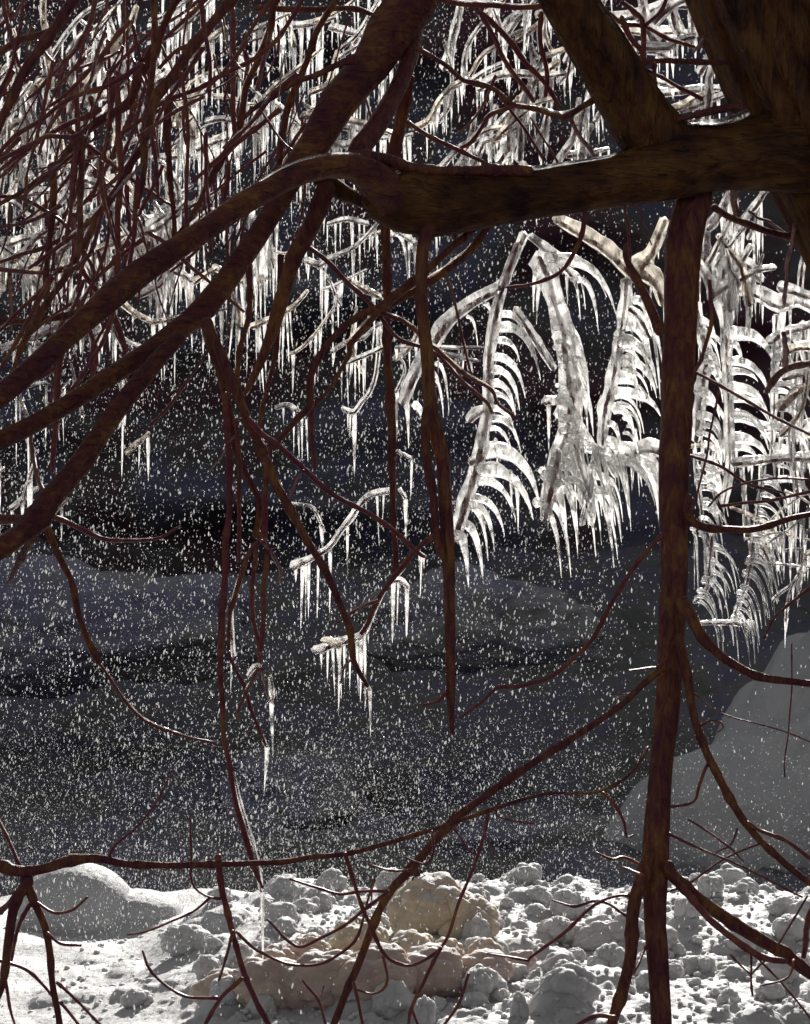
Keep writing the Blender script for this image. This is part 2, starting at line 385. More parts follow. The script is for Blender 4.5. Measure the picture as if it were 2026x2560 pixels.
big = [(1075, 2300, 8.55, 115, 1, 'largest stained clump with the dead leaf on top', 1.05, .9),
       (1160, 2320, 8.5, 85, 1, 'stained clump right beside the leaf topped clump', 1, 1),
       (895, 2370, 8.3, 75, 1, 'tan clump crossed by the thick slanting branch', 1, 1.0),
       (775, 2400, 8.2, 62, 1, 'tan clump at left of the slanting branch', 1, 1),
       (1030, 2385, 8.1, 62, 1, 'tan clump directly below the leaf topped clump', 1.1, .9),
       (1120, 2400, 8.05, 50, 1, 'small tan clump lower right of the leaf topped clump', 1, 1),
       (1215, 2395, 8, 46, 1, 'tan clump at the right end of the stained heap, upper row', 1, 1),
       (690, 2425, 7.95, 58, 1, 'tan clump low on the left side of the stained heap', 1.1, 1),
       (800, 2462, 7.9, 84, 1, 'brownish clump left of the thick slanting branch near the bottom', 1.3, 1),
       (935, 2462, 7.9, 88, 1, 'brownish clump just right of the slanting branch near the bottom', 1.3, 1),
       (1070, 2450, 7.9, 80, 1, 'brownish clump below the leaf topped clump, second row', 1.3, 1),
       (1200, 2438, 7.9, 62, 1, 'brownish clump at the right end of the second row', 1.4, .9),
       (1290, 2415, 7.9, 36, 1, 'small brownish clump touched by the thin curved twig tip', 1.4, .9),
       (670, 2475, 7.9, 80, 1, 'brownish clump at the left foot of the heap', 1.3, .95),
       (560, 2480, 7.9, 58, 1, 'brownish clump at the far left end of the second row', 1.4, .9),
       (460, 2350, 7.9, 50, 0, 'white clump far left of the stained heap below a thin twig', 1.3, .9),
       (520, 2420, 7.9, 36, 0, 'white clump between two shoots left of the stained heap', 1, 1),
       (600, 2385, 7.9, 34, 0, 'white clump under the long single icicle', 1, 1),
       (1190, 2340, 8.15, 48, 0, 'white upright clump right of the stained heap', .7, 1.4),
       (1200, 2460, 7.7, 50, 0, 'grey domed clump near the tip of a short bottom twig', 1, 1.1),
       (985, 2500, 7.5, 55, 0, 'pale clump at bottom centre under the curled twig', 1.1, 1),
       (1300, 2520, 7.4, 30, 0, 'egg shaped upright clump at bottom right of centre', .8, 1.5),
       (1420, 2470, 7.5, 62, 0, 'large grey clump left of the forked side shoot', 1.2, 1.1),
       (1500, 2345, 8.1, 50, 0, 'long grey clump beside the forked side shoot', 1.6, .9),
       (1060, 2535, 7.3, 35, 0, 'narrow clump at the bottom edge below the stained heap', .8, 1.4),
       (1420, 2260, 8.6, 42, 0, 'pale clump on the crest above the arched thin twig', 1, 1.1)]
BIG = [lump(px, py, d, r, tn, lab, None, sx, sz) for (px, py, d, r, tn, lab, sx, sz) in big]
NB = 0
LT = ['small rounded clump of crumbled snow on the bank', ]
while NB < 190:
    x = R.uniform(-.85, 1.7); y = R.uniform(7.05, 9.0)
    if x < -.5 and R.random() < .8: continue
    if mn.noise(Vector((x * 2.2, y * 2.2, 3))) < R.uniform(-.5, .35): continue
    r = R.choice([.016, .020, .026, .032, .042, .052]) * R.uniform(.8, 1.15)
    z = bank_z(x, y) - r * .1
    o = link('snow_clump', lump_me[R.randrange(9)]); o.location = (x, y, z + r * .45); o.scale = (r * R.uniform(.9, 1.25), r, r * R.uniform(.8, 1.15))
    o.rotation_euler = (R.uniform(-.5, .5), R.uniform(-.5, .5), R.uniform(0, 6.28))
    px = 1013 + x / y * F; py = 1280 + (CAM_H - z) / y * F
    col = 'left of the stained heap' if px < 620 else 'around the stained heap' if px < 1200 else 'left of the forked side shoot' if px < 1540 else 'beside the hanging limb' if px < 1740 else 'right of the hanging limb'
    row = 'near the crest' if py < 2320 else 'halfway down' if py < 2440 else 'at the bottom'
    tag(o, ('small' if r < .036 else 'fist sized') + ' white clump ' + col + ', ' + row, 'snow clump', 'snow clumps ' + col + ' ' + row + (' small' if r < .036 else ' large')); NB += 1
# rubble too small to count
base_v, base_f = blob(1, .85, .3, 1.5, 2); base_v = np.array([tuple(v) for v in base_v]); base_f = np.array(base_f)
K = 3000; V = []; FF = []
for k in range(K):
    x = R.uniform(-1.2, 2.0); y = R.uniform(6.8, 9.3)
    if x < -.5 and R.random() < .6: continue
    r = R.uniform(.004, .012)
    z = bank_z(x, y) + r * .3
    a = R.uniform(0, 6.28); cs, sn = math.cos(a), math.sin(a)
    q = base_v * (r * R.uniform(.8, 1.4), r, r)
    q = np.stack([q[:, 0]*cs - q[:, 1]*sn, q[:, 0]*sn + q[:, 1]*cs, q[:, 2]], 1) + (x, y, z)
    FF.append(base_f + len(V) * len(base_v)); V.append(q)
tag(link('snow_crumbs', mesh_np('snow_crumbs', np.concatenate(V), np.concatenate(FF), LUMP, True)), 'fine crumbs of frosted snow scattered over the bank', 'snow crumbs', None, 'stuff')

# dead leaf standing on the biggest clump
lc = BIG[0]; LX, LY = lc.location.x - .035, lc.location.y - .02; LZ = lc.location.z + lc.scale[2] * .80; u_ = LY / F
lf = empty('dead_leaf', (LX, LY, LZ), 'curled brown dead leaf standing on the largest stained snow clump', 'leaf')
for (nm, ox, oy, wd, ht, tw_) in (('blade', 0, 0, 15, 62, .6), ('curled_edge', 8, -.006, 11, 42, -1.1), ('curled_edge', -7, .004, 9, 34, 1.5)):
    v = []
    for i in range(11):
        t = i / 10; wi = wd * (math.sin(math.pi * min(1, t * .9 + .1)) ** .7) * u_
        for j in range(7):
            q = (j - 3) / 3; an = tw_ * (.4 + t) + q * 1.1
            v.append((LX + ox * u_ + math.cos(an) * q * wi + .006 * math.sin(t * 5 + tw_), LY + oy + math.sin(an) * q * wi * .8 + .012 * t * t, LZ - .01 + ht * u_ * t * (1 - .18 * abs(q))))
    f = [(i*7+j, i*7+j+1, i*7+j+8, i*7+j+7) for i in range(10) for j in range(6)]
    o = link(nm, mesh(nm, v, f, LEAF), lf); so_ = o.modifiers.new('thickness', 'SOLIDIFY'); so_.thickness = .0015
lf_st = tube([(LX, LY, LZ - .03, .0014), (LX + .002, LY, LZ + .02, .0012), (LX + .006, LY, LZ + .05, .0008)], step=.01, sides=6)
link('stalk', mesh('stalk', lf_st[0], lf_st[1], LEAF), lf)

# ------------------------------------------------------------------ branches
def pts3(path, d0, d1):
    """pixels + radius (px) -> world points with radius in metres; depth runs from d0 to d1"""
    P = []; L = [0]
    for a, b in zip(path, path[1:]): L.append(L[-1] + math.hypot(b[0]-a[0], b[1]-a[1]))
    for (q, l) in zip(path, L):
        d = d0 + (d1 - d0) * (l / max(L[-1], 1)); r = q[2] if len(q) > 2 else path[0][2]
        P.append((*at(q[0], q[1], d), r / F * d))
    return P
SEED = [0.0]
def branch(parent, name, path, d0, d1, mat=None, lump=.07, wob=None, flute=0, tip=True, fq=1):
    SEED[0] += 1.37
    P = pts3(path, d0, d1); rm = max(p[3] for p in P)
    if mat is None: mat = BARK if rm > .009 else BARK_THIN
    vs, fs = tube(P, lump=lump, wob=(.006 if rm < .02 else .0) if wob is None else wob, seed=SEED[0], flute=flute, tip=tip, fq=fq, node=(.085 if rm < .009 else .16 if rm < .02 else 0), step=(.011 if rm < .02 else None))
    o = link(name, mesh(name, vs, fs, mat), parent)
    if GL_ON[0] and rm < .0135 and GR.random() < GL_ON[0]:
        a_ = GR.uniform(0, .4); b_ = GR.uniform(.55, 1); n_ = len(P)
        Q = [(x, y + r * .1, z + r * .75, max(r * .95, .0022)) for (x, y, z, r) in P][int(a_ * n_):max(int(a_ * n_) + 2, int(b_ * n_) + 1)]
        if len(Q) > 1:
            Q[0] = Q[0][:3] + (.0004,); Q[-1] = Q[-1][:3] + (.0004,)
            gv, gf = tube(Q, lump=.30, seed=SEED[0], sides=7, step=.012, wob=.006, node=0)
            link('ice_glaze', mesh('ice_glaze', gv, gf, ICE if GR.random() < .6 else ICE_WARM), o if parent.parent is None else parent)
    return o
GL_ON = [0]; GR = random.Random(77)
def expand(path):
    """fill in missing radii: the last given radius tapers to 60 percent at the end"""
    out = []; r = 5
    for q in path:
        if len(q) > 2: r = q[2]
        out.append((q[0], q[1], r))
    if len(path) > 1 and len(path[-1]) == 2:
        n_ = len(out)
        given = [i for i, q in enumerate(path) if len(q) > 2]; g = given[-1] if given else 0
        for i in range(g + 1, n_): out[i] = (out[i][0], out[i][1], out[i][2] * (1 - .5 * (i - g) / (n_ - g)))
    return out

tree = empty('riverside_tree', (at(2750, 1560, 6.3)[0], 6.3, 0), 'big dark leaning tree at the right with a heavy limb reaching left across the picture', 'tree')
tr = pts3([(1830, -420, 235), (1960, -100, 240), (2095, 210, 246), (2250, 520, 250), (2480, 1000, 262), (2760, 1600, 290), (3000, 2300, 340), (3060, 2950, 420)], 6.35, 6.3)
vs, fs = tube(tr, step=.018, sides=150, lump=.035, flute=.17, seed=4.2, fq=1.5)
link('trunk', mesh('trunk', vs, fs, BARK_BIG), tree)
limb = branch(tree, 'limb', [(2010, 375, 105), (1900, 384, 92), (1780, 388, 86), (1690, 405, 88), (1600, 437, 74), (1540, 453, 65), (1326, 484, 64), (1190, 499, 73), (1080, 512, 84), (1010, 500, 82), (960, 485, 66), (935, 455, 40)], 6.25, 5.95, BARK_LIMB, .06, 0, .12)
ldiag = branch(tree, 'limb', [(1350, -130, 62), (1418, 0, 66), (1498, 122, 72), (1576, 255, 76), (1640, 350, 84), (1740, 400, 85)], 6.0, 6.2, BARK_BIG, .06, 0, .12)
arch = branch(tree, 'limb', [(985, 500, 66), (938, 445, 47), (870, 415, 32), (762, 428, 31), (660, 478, 29), (533, 557, 29), (410, 642, 31), (287, 731, 34), (164, 840, 27), (80, 920, 26), (0, 990, 28), (-120, 1080, 28)], 5.95, 5.3, BARK_ARCH, .1, .004, .1)
limD = branch(tree, 'limb', [(1080, -120, 66), (1021, 20, 60), (971, 82, 56), (922, 164, 50), (840, 262, 46), (787, 357, 39), (735, 430, 32), (700, 500, 26), (607, 645, 27), (512, 768, 31), (369, 882, 24), (205, 985, 22), (82, 1063, 24), (-60, 1125, 24)], 6.35, 5.4, BARK_ARCH, .1, .004, .1)
limC = branch(tree, 'limb', [(450, 840, 18), (369, 932, 22), (287, 1030, 24), (205, 1153, 26), (123, 1255, 27), (95, 1295, 36), (53, 1334, 27), (-60, 1410, 25)], 5.62, 5.3, BARK_ARCH, .1, .003, .1)
branch(tree, 'limb', [(1035, 60, 24), (1033, 100, 24), (1017, 164, 22), (988, 234, 22), (947, 307, 25), (906, 362, 27), (890, 400, 26)], 6.3, 6.0, BARK)
branch(tree, 'broken_stub', [(800, 440, 26), (850, 475, 22), (905, 505, 13), (925, 522, 3)], 6.0, 6.1, BARK_BIG, .2)
branch(tree, 'limb', [(1327, 426, 14), (1152, 430, 13), (1029, 418, 14), (947, 398, 17), (865, 396, 20)], 6.0, 5.92, BARK, .12)
branch(tree, 'limb', [(820, 462, 24), (780, 560, 23), (742, 635, 21), (715, 710, 18), (688, 804, 18), (660, 886, 13), (625, 960, 9), (612, 985, 5)], 6.0, 6.15, BARK, .1)
gA = branch(tree, 'shoot', [(1022, 190, 16), (1000, 307, 16), (984, 381, 17), (970, 470, 14), (963, 566, 12), (967, 661, 11), (969, 866, 10), (978, 1030, 12), (982, 1194, 9), (984, 1281, 8), (988, 1437, 7)], 6.35, 6.5, None)
shH = branch(tree, 'shoot', [(1075, 560, 24), (1058, 615, 15), (1053, 743, 16), (1066, 866, 16), (1080, 1030, 18), (1107, 1153, 18), (1115, 1281, 18), (1123, 1445, 15), (1125, 1568, 14), (1127, 1732, 11), (1131, 1834, 6)], 5.95, 5.9, BARK, .1)
branch(shH, 'twig', [(1074, 1020, 12), (1066, 1112, 12), (1078, 1235, 10), (1092, 1340, 10), (1118, 1420, 8)], 5.9, 5.9)
branch(shH, 'twig', [(1117, 1732, 6), (1094, 1757, 4), (1058, 1765, 3)], 5.9, 5.85)
V = branch(tree, 'hanging_limb', [(1742, 470, 40), (1730, 520, 43), (1709, 615, 47), (1701, 784, 42), (1692, 1030, 39), (1685, 1235, 36), (1686, 1440, 35), (1680, 1609, 33), (1668, 1773, 31), (1655, 1916, 29), (1646, 2024, 31), (1640, 2167, 33), (1640, 2311, 27), (1648, 2440, 26), (1655, 2557, 26), (1660, 2800, 26)], 6.22, 5.7, BARK, .06, .002, .06)
TW = [  # children of the hanging limb
 [(1724, 1240, 8), (1726, 1289, 12), (1769, 1318, 10), (1851, 1324, 9), (1941, 1306, 8), (2060, 1275, 7)],
 [(1705, 1500, 16), (1724, 1539, 16), (1761, 1605, 13), (1838, 1662, 11), (1920, 1699, 10), (2060, 1715, 8)],
 [(1700, 1590, 10), (1711, 1650, 11), (1724, 1732, 11), (1748, 1834, 10), (1781, 1916, 11), (1818, 1983, 11), (1867, 2057, 10), (1933, 2135, 9), (2060, 2235, 8)],
 [(1665, 2160, 18), (1690, 2200, 16), (1818, 2299, 16), (1941, 2372, 17), (2023, 2434, 15), (2100, 2490, 14)],
 [(1700, 2215, 9), (1720, 2237, 9), (1798, 2315, 8), (1900, 2389, 9), (1966, 2401, 7)],
 [(1625, 2130, 16), (1588, 2249, 17), (1574, 2393, 15), (1556, 2475, 15), (1531, 2557, 14), (1510, 2650, 13)],
 [(1660, 1335, 6), (1605, 1392, 6), (1547, 1478, 6), (1498, 1568, 6), (1449, 1634, 6), (1379, 1691, 5), (1300, 1716, 5), (1242, 1716, 5), (1205, 1752, 4), (1152, 1793, 3)],
 [(1672, 1655, 9), (1592, 1728, 8), (1531, 1781, 8), (1428, 1847, 9), (1332, 1905, 10), (1226, 1983, 10), (1131, 2057, 12), (1045, 2151, 11), (976, 2233, 11), (926, 2336, 10), (881, 2446, 10), (836, 2557, 9), (800, 2650, 9)],
 [(1674, 2085, 5), (1777, 2131, 3), (1900, 2188, 3), (2006, 2245, 3)],
 [(1666, 2229, 3), (1720, 2208, 3), (1789, 2163, 3), (1842, 2135, 3), (1908, 2106, 3)],
 [(1732, 1732, 3), (1797, 1777, 2), (1916, 1814, 2), (2040, 1860, 2)],
 [(1568, 610, 5), (1568, 640, 7), (1588, 690, 10), (1621, 755, 12), (1655, 830, 13)],
 [(1556, 500, 4), (1572, 594, 4), (1578, 672, 4)],
 [(1584, 500, 2), (1629, 611, 2)],
 [(1646, 1666, 3), (1609, 1670, 3), (1568, 1677, 2)],
 [(1597, 1728, 3), (1531, 1744, 3)],
 [(1618, 2365, 5), (1584, 2434, 4)],
 [(1441, 2565, 5), (1498, 2540, 6), (1540, 2546, 7)],
 [(1490, 2133, 3), (1531, 2149, 4), (1560, 2143, 4), (1609, 2165, 5), (1636, 2185, 5)],
 [(1556, 2171, 3), (1610, 2190, 4)],
 [(1588, 2245, 5), (1551, 2237, 4), (1498, 2258, 4), (1412, 2331, 5), (1326, 2393, 4), (1312, 2399, 4), (1217, 2385, 2)],
 [(1568, 2290, 4), (1523, 2260, 4), (1482, 2254, 4), (1433, 2266, 4), (1379, 2254, 2)],
 [(1769, 1913, 5), (1748, 1967, 4), (1732, 2004, 4), (1679, 2016, 4)],
 [(1720, 2053, 3), (1818, 2110, 3), (1859, 2155, 2)],
 [(1842, 2073, 3), (1826, 2114, 3), (1790, 2135, 2)],
 [(1867, 2057, 6), (1892, 2073, 5), (1966, 2106, 5), (2050, 2160, 4)],
 [(2023, 2241, 3), (1982, 2311, 3), (1949, 2360, 3)],
 [(2040, 2260, 7), (2023, 2291, 8), (2011, 2393, 7)],
 [(1879, 2372, 3), (1879, 2438, 3), (1881, 2490, 3)], [(1826, 2389, 3), (1879, 2438, 3)], [(1912, 2401, 3), (1879, 2438, 3)],
 [(1982, 2400, 4), (1976, 2430, 3), (1957, 2450, 3), (1900, 2467, 2)],
 [(1884, 2381, 3), (1957, 2459, 3), (2030, 2560, 3)],
 [(1982, 1609, 2), (1978, 1773, 2), (1961, 1896, 2), (1961, 1940, 2)],
 [(1748, 1815, 4), (1775, 1800, 3), (1800, 1805, 3), (1806, 1820, 2), (1795, 1830, 2)],
 [(1621, 1871, 4), (1588, 1929, 3), (1560, 1945, 2)],
 [(1724, 1140, 4), (1797, 1165, 4), (1871, 1210, 4), (1960, 1235, 3)],
 [(1801, 973, 3), (1777, 1079, 3), (1769, 1153, 3), (1732, 1272, 3)],
 [(1773, 1268, 3), (1818, 1227, 3), (1900, 1202, 3), (2040, 1197, 3)], [(1801, 1264, 4), (1920, 1251, 4), (2040, 1222, 4)],
 [(1736, 927, 4), (1826, 977, 4), (1920, 1030, 4), (2040, 1098, 3)],
 [(1773, 702, 5), (1777, 804, 5), (1760, 886, 5), (1736, 927, 4)],
 [(1915, 1590, 3), (1940, 1540, 3), (1990, 1500, 4), (2040, 1460, 5)],
]
for i, t in enumerate(TW):
    t = expand(t); yy = t[0][1]; d = 6.1 - .4 * min(1, max(0, (yy - 440) / 2360))
    branch(V, 'side_shoot' if t[0][2] > 8 else 'twig', t, d, d + (-.12 if i % 3 else .15))
GL_ON[0] = .3
# limb children: the crossing shoots and the hanging cluster on the left
def addall(parent, name, L, d0, d1):
    for i, t in enumerate(L):
        t = expand(t); branch(parent, name, t, d0 + (i % 3) * .03, d1 + (i % 4) * .05)
addall(limC, 'shoot', [
 [(515, 800, 12), (545, 866, 12), (582, 960, 13), (615, 1042, 12), (656, 1120, 12), (672, 1160, 12), (690, 1215, 12), (726, 1276, 11), (771, 1351, 10), (812, 1425, 9), (849, 1502, 9), (873, 1568, 9), (885, 1650, 8), (922, 1716, 5)],
 [(512, 810, 9), (549, 940, 9), (574, 1030, 10), (590, 1112, 9), (607, 1161, 8), (640, 1235, 8), (648, 1270, 8), (640, 1342, 9)],
 [(562, 980, 8), (572, 1153, 8), (574, 1240, 8), (566, 1404, 8), (557, 1527, 9), (553, 1650, 8), (557, 1793, 6), (570, 1896, 6), (586, 1983, 7), (611, 2081, 7), (635, 2167, 7), (656, 2221, 3)],
 [(592, 1050, 6), (599, 1235, 6), (597, 1404, 5)],
 [(668, 1140, 7), (662, 1240, 7), (656, 1355, 9)],
 [(656, 1355, 7), (631, 1375, 6), (599, 1445, 6), (578, 1507, 6), (570, 1547, 5), (574, 1630, 4)],
 [(656, 1355, 5), (689, 1396, 5), (700, 1425, 5), (689, 1466, 3)],
 [(645, 1350, 6), (638, 1384, 6), (633, 1527, 6), (648, 1609, 6), (648, 1675, 5)],
 [(664, 1360, 6), (664, 1404, 6), (660, 1527, 6), (650, 1630, 6)],
 [(648, 1670, 5), (615, 1728, 5), (595, 1777, 4), (600, 1805, 3)],
 [(574, 1630, 4), (578, 1650, 4), (611, 1724, 5), (627, 1781, 5), (664, 1863, 4)],
 [(652, 1675, 4), (672, 1744, 4)],
 [(620, 1045, 8), (656, 1083, 7), (701, 1116, 7), (758, 1170, 7), (824, 1231, 7), (890, 1268, 6), (922, 1285, 6), (980, 1326, 6), (1041, 1379, 6), (1062, 1392, 4)],
 [(758, 1175, 4), (740, 1205, 4), (720, 1245, 3)],
 [(520, 880, 3), (450, 980, 4), (375, 1065, 4)],
 [(590, 1090, 3), (560, 1125, 3), (520, 1180, 2)],
 [(881, 1654, 3), (861, 1670, 3), (849, 1703, 3)],
 [(110, 1310, 10), (140, 1380, 9), (175, 1450, 8), (200, 1545, 8), (240, 1640, 9), (252, 1660, 6)],
 [(252, 1660, 4), (340, 1785, 4), (450, 1835, 4), (540, 1858, 3)],
 [(130, 1290, 7), (200, 1318, 7), (260, 1345, 6), (330, 1352, 5), (400, 1345, 4), (450, 1315, 3)],
 [(90, 1300, 12), (-40, 1290, 9)], [(85, 1340, 10), (50, 1400, 9), (25, 1460, 5)],
 [(95, 1290, 8), (-40, 1315, 6)], [(110, 1250, 6), (85, 1150, 6), (75, 1080, 5)],
], 5.55, 5.7)
GL_ON[0] = .8
addall(limb, 'shoot', [
 [(1193, 560, 9), (1119, 628, 9), (1041, 694, 10), (955, 768, 12), (922, 780, 9), (857, 825, 8), (808, 874, 8), (775, 936, 9), (773, 1010, 10), (742, 1042, 7), (693, 1104, 8), (655, 1152, 7)],
 [(1220, 570, 8), (1172, 628, 9), (1070, 710, 9), (988, 755, 10), (947, 776, 10)],
 [(775, 1000, 8), (779, 1071, 6), (787, 1174, 5)],
 [(947, 776, 8), (920, 810, 8), (873, 860, 9), (873, 882, 6), (836, 956, 5), (783, 1022, 5)],
 [(730, 600, 6), (783, 628, 6), (824, 657, 6), (865, 702, 6), (914, 747, 6), (947, 776, 6), (1008, 804, 5), (1070, 862, 5), (1086, 870, 5), (1152, 927, 5), (1226, 972, 4), (1246, 1010, 4), (1299, 1050, 3)],
 [(947, 790, 5), (1000, 850, 5), (1086, 882, 4), (1152, 948, 4), (1213, 1005, 4), (1230, 1034, 4)],
 [(1119, 681, 3), (1144, 784, 3), (1172, 907, 3), (1197, 981, 3)],
 [(1461, 520, 7), (1453, 586, 6), (1437, 627, 6), (1408, 672, 5), (1375, 698, 5), (1326, 714, 4), (1267, 718, 4)],
 [(1128, 440, 5), (1126, 505, 6), (1138, 570, 5), (1144, 610, 3)],
 [(1100, 1330, 7), (1053, 1367, 6), (1016, 1404, 7), (963, 1470, 6), (939, 1510, 6), (922, 1552, 5), (902, 1584, 5)],
 [(947, 1502, 4), (890, 1527, 4), (836, 1560, 3)],
], 6.05, 6.1)
addall(ldiag, 'twig', [
 [(1045, 120, 6), (1111, 160, 6), (1160, 201, 6), (1221, 217, 7), (1250, 234, 6), (1283, 262, 7), (1340, 272, 6), (1380, 285, 7), (1416, 291, 9), (1461, 262, 7), (1506, 234, 6), (1560, 180, 6), (1605, 162, 6), (1674, 150, 7), (1820, 153, 7)],
 [(1283, 266, 6), (1226, 287, 5), (1205, 320, 5), (1177, 357, 5), (1144, 373, 5)],
 [(1193, 20, 6), (1242, 70, 7), (1283, 111, 8), (1316, 160, 7), (1365, 213, 6), (1400, 270, 5)],
 [(1201, 25, 6), (1234, 94, 6), (1267, 156, 6), (1299, 205, 6), (1336, 254, 6)],
 [(1099, -5, 6), (1152, 8, 7), (1250, 14, 7), (1390, 18, 6)],
 [(1017, 307, 6), (1070, 340, 6), (1144, 373, 6), (1180, 390, 5), (1226, 410, 4)],
 [(1556, 5, 6), (1592, 37, 7), (1609, 61, 7), (1609, 164, 6)], [(1523, 33, 5), (1556, 57, 5), (1613, 66, 5), (1674, 98, 5), (1736, 119, 4)],
 [(1556, 41, 7), (1580, 94, 7), (1605, 127, 7), (1612, 160, 6)], [(1638, 160, 6), (1640, 250, 6)],
 [(1613, 172, 5), (1683, 209, 5), (1756, 246, 6)], [(1760, 90, 4), (1736, 131, 4)], [(1666, -5, 5), (1650, 33, 5), (1613, 66, 5)],
 [(1355, 30, 6), (1350, 102, 6), (1367, 184, 6), (1367, 240, 5)], [(1433, 123, 3), (1416, 205, 3)], [(1428, 303, 6), (1461, 353, 5), (1495, 398, 5)],
 [(1326, 295, 3), (1400, 415, 3)], [(1250, 234, 4), (1295, 300, 4), (1360, 400, 4)], [(1240, 190, 4), (1200, 280, 3), (1150, 330, 3)],
], 6.1, 6.2)
GL_ON[0] = 0
branch(tree, 'broken_stub', [(1695, 302, 5), (1777, 277, 11), (1855, 260, 8)], 6.1, 6.1, BARK)
addall(tree, 'branch', [
 [(1785, 520, 9), (1838, 549, 9), (1900, 570, 9), (1994, 599, 9), (2080, 620, 9)], [(1850, 440, 14), (1834, 500, 9), (1850, 550, 7)],
 [(1875, 529, 4), (1965, 582, 3)], [(1990, 560, 5), (1970, 660, 6), (1964, 760, 5)],
 [(2040, 905, 9), (1965, 925, 9), (1933, 950, 9), (1920, 980, 6)], [(1958, 830, 6), (1965, 870, 7), (1965, 925, 8)],
], 6.2, 6.5)

# twigs of the upper left tangle
UL = [
 [(600, -20, 12), (533, 53, 13), (480, 119, 13), (443, 180, 15), (389, 246, 13), (361, 348, 10)],
 [(700, -20, 9), (680, 20, 9), (672, 74, 9), (644, 156, 8), (615, 217, 8), (603, 287, 8), (586, 348, 12), (553, 398, 9), (517, 467, 8), (484, 529, 6), (434, 594, 4)],
 [(455, -20, 10), (410, 61, 9), (381, 135, 14), (357, 176, 16), (336, 230, 11), (312, 262, 10), (246, 299, 12), (205, 336, 11), (143, 414, 9), (85, 460, 7), (33, 492, 5), (-20, 520, 5)],
 [(200, -20, 14), (135, 70, 14), (70, 164, 12), (29, 246, 12), (-10, 330, 10)], [(140, 70, 8), (90, 88, 9), (49, 98, 9), (-10, 140, 10)],
 [(385, -10, 8), (388, 90, 8), (381, 205, 8), (361, 328, 9), (357, 430, 8), (344, 520, 6)], [(293, 180, 7), (299, 328, 8), (301, 451, 8), (295, 615, 7), (290, 700, 6)],
 [(422, 240, 10), (422, 369, 9), (430, 471, 7), (434, 600, 6)], [(455, 180, 5), (471, 307, 5), (467, 451, 5), (463, 590, 5)], [(582, 20, 7), (582, 246, 7), (590, 340, 6)],
 [(346, 440, 6), (340, 533, 6), (324, 676, 5)], [(201, 340, 10), (205, 471, 8), (197, 640, 8)], [(131, 410, 10), (135, 512, 8), (119, 656, 8), (119, 743, 7)],
 [(380, 320, 7), (320, 430, 9), (262, 521, 11), (217, 594, 9), (164, 697, 9), (102, 780, 9), (53, 874, 8), (25, 948, 5)],
 [(-10, 492, 5), (61, 496, 5), (115, 529, 5), (164, 566, 5), (213, 631, 5), (246, 700, 5)], [(-10, 672, 6), (111, 684, 5)],
 [(-10, 405, 6), (82, 361, 6), (123, 340, 6), (184, 340, 6), (230, 310, 5)], [(-10, 390, 5), (50, 330, 6), (107, 295, 6), (184, 246, 6), (287, 205, 7), (360, 160, 6)],
 [(-10, 802, 8), (102, 800, 9), (180, 784, 8), (250, 745, 8)], [(-10, 952, 6), (82, 948, 6), (150, 915, 5)],
 [(890, 148, 12), (845, 160, 8), (783, 189, 8), (742, 205, 7), (693, 238, 6), (640, 266, 6), (590, 310, 5)],
 [(850, -10, 8), (795, 74, 8), (767, 156, 8), (722, 262, 9), (705, 348, 8), (697, 410, 7)], [(685, 20, 8), (668, 123, 6), (640, 220, 5)],
 [(640, 18, 8), (783, 25, 8), (886, 20, 7), (939, 37, 6), (996, 57, 8), (1045, 82, 9)],
 [(520, 80, 6), (470, 110, 6), (440, 125, 5), (400, 170, 5)], [(760, -10, 5), (690, 100, 6), (600, 165, 6), (500, 215, 6), (400, 265, 5), (310, 330, 5)],
 [(700, 275, 6), (610, 345, 7), (540, 400, 6), (480, 455, 5)], [(300, 430, 3), (260, 470, 3), (215, 505, 3)], [(60, 10, 4), (40, 120, 4), (10, 210, 5), (-10, 250, 5)],
 [(510, 240, 5), (420, 290, 5), (350, 340, 4)], [(250, 270, 7), (140, 330, 6), (60, 380, 5), (-10, 430, 4)], [(500, 570, 5), (440, 640, 5)],
 [(620, 640, 9), (625, 760, 7), (600, 880, 7), (585, 1000, 6)], [(700, 640, 9), (700, 760, 6), (690, 880, 6), (650, 1050, 6), (640, 1140, 5)],
 [(200, 770, 7), (240, 880, 6), (215, 980, 6)], [(150, 880, 8), (146, 1000, 8), (140, 1060, 8), (128, 1180, 6)], [(300, 690, 7), (280, 800, 6), (235, 890, 5), (190, 960, 5), (150, 1010, 4)],
 [(640, 250, 3), (700, 350, 3), (760, 400, 3)], [(905, 220, 4), (930, 300, 4), (945, 352, 3)],
]
GL_ON[0] = .4
tangle = empty('bare_shrub', at(-400, 700, 6.0), 'tangle of thin bare brown shoots filling the upper left corner', 'shrub')
tangle.location.z = ground_z(tangle.location.x, tangle.location.y)
for i, t in enumerate(UL):
    t = expand(t); d = R.uniform(5.75, 6.6); branch(tangle, 'shoot', t, d, d + R.uniform(-.25, .25), lump=.1)
NT = 0
while NT < 165:
    x = R.triangular(-60, 900, 150); y = R.uniform(-60, 760)
    if y > 900 - x * .55: continue
    k = R.random()
    ang = R.gauss(58, 10) if k < .5 else R.gauss(92, 7) if k < .78 else R.gauss(30, 12) if k < .92 else R.gauss(120, 15)
    L = R.uniform(90, 380); r0 = R.choice([2.5, 3, 4, 5, 6, 7]); a = math.radians(ang); bend = R.gauss(0, .35)
    P = []
    for s in range(6):
        t = s / 5
        P.append((x, y, r0 * (1 - .45 * t))); st = L / 5
        x -= math.cos(a) * st * 1; y += math.sin(a) * st; a += bend / 5 + R.gauss(0, .06)
    d = R.uniform(5.9, 7.3); branch(tangle, 'shoot', P, d, d + R.uniform(-.3, .3), lump=.12); NT += 1

GL_ON[0] = 0
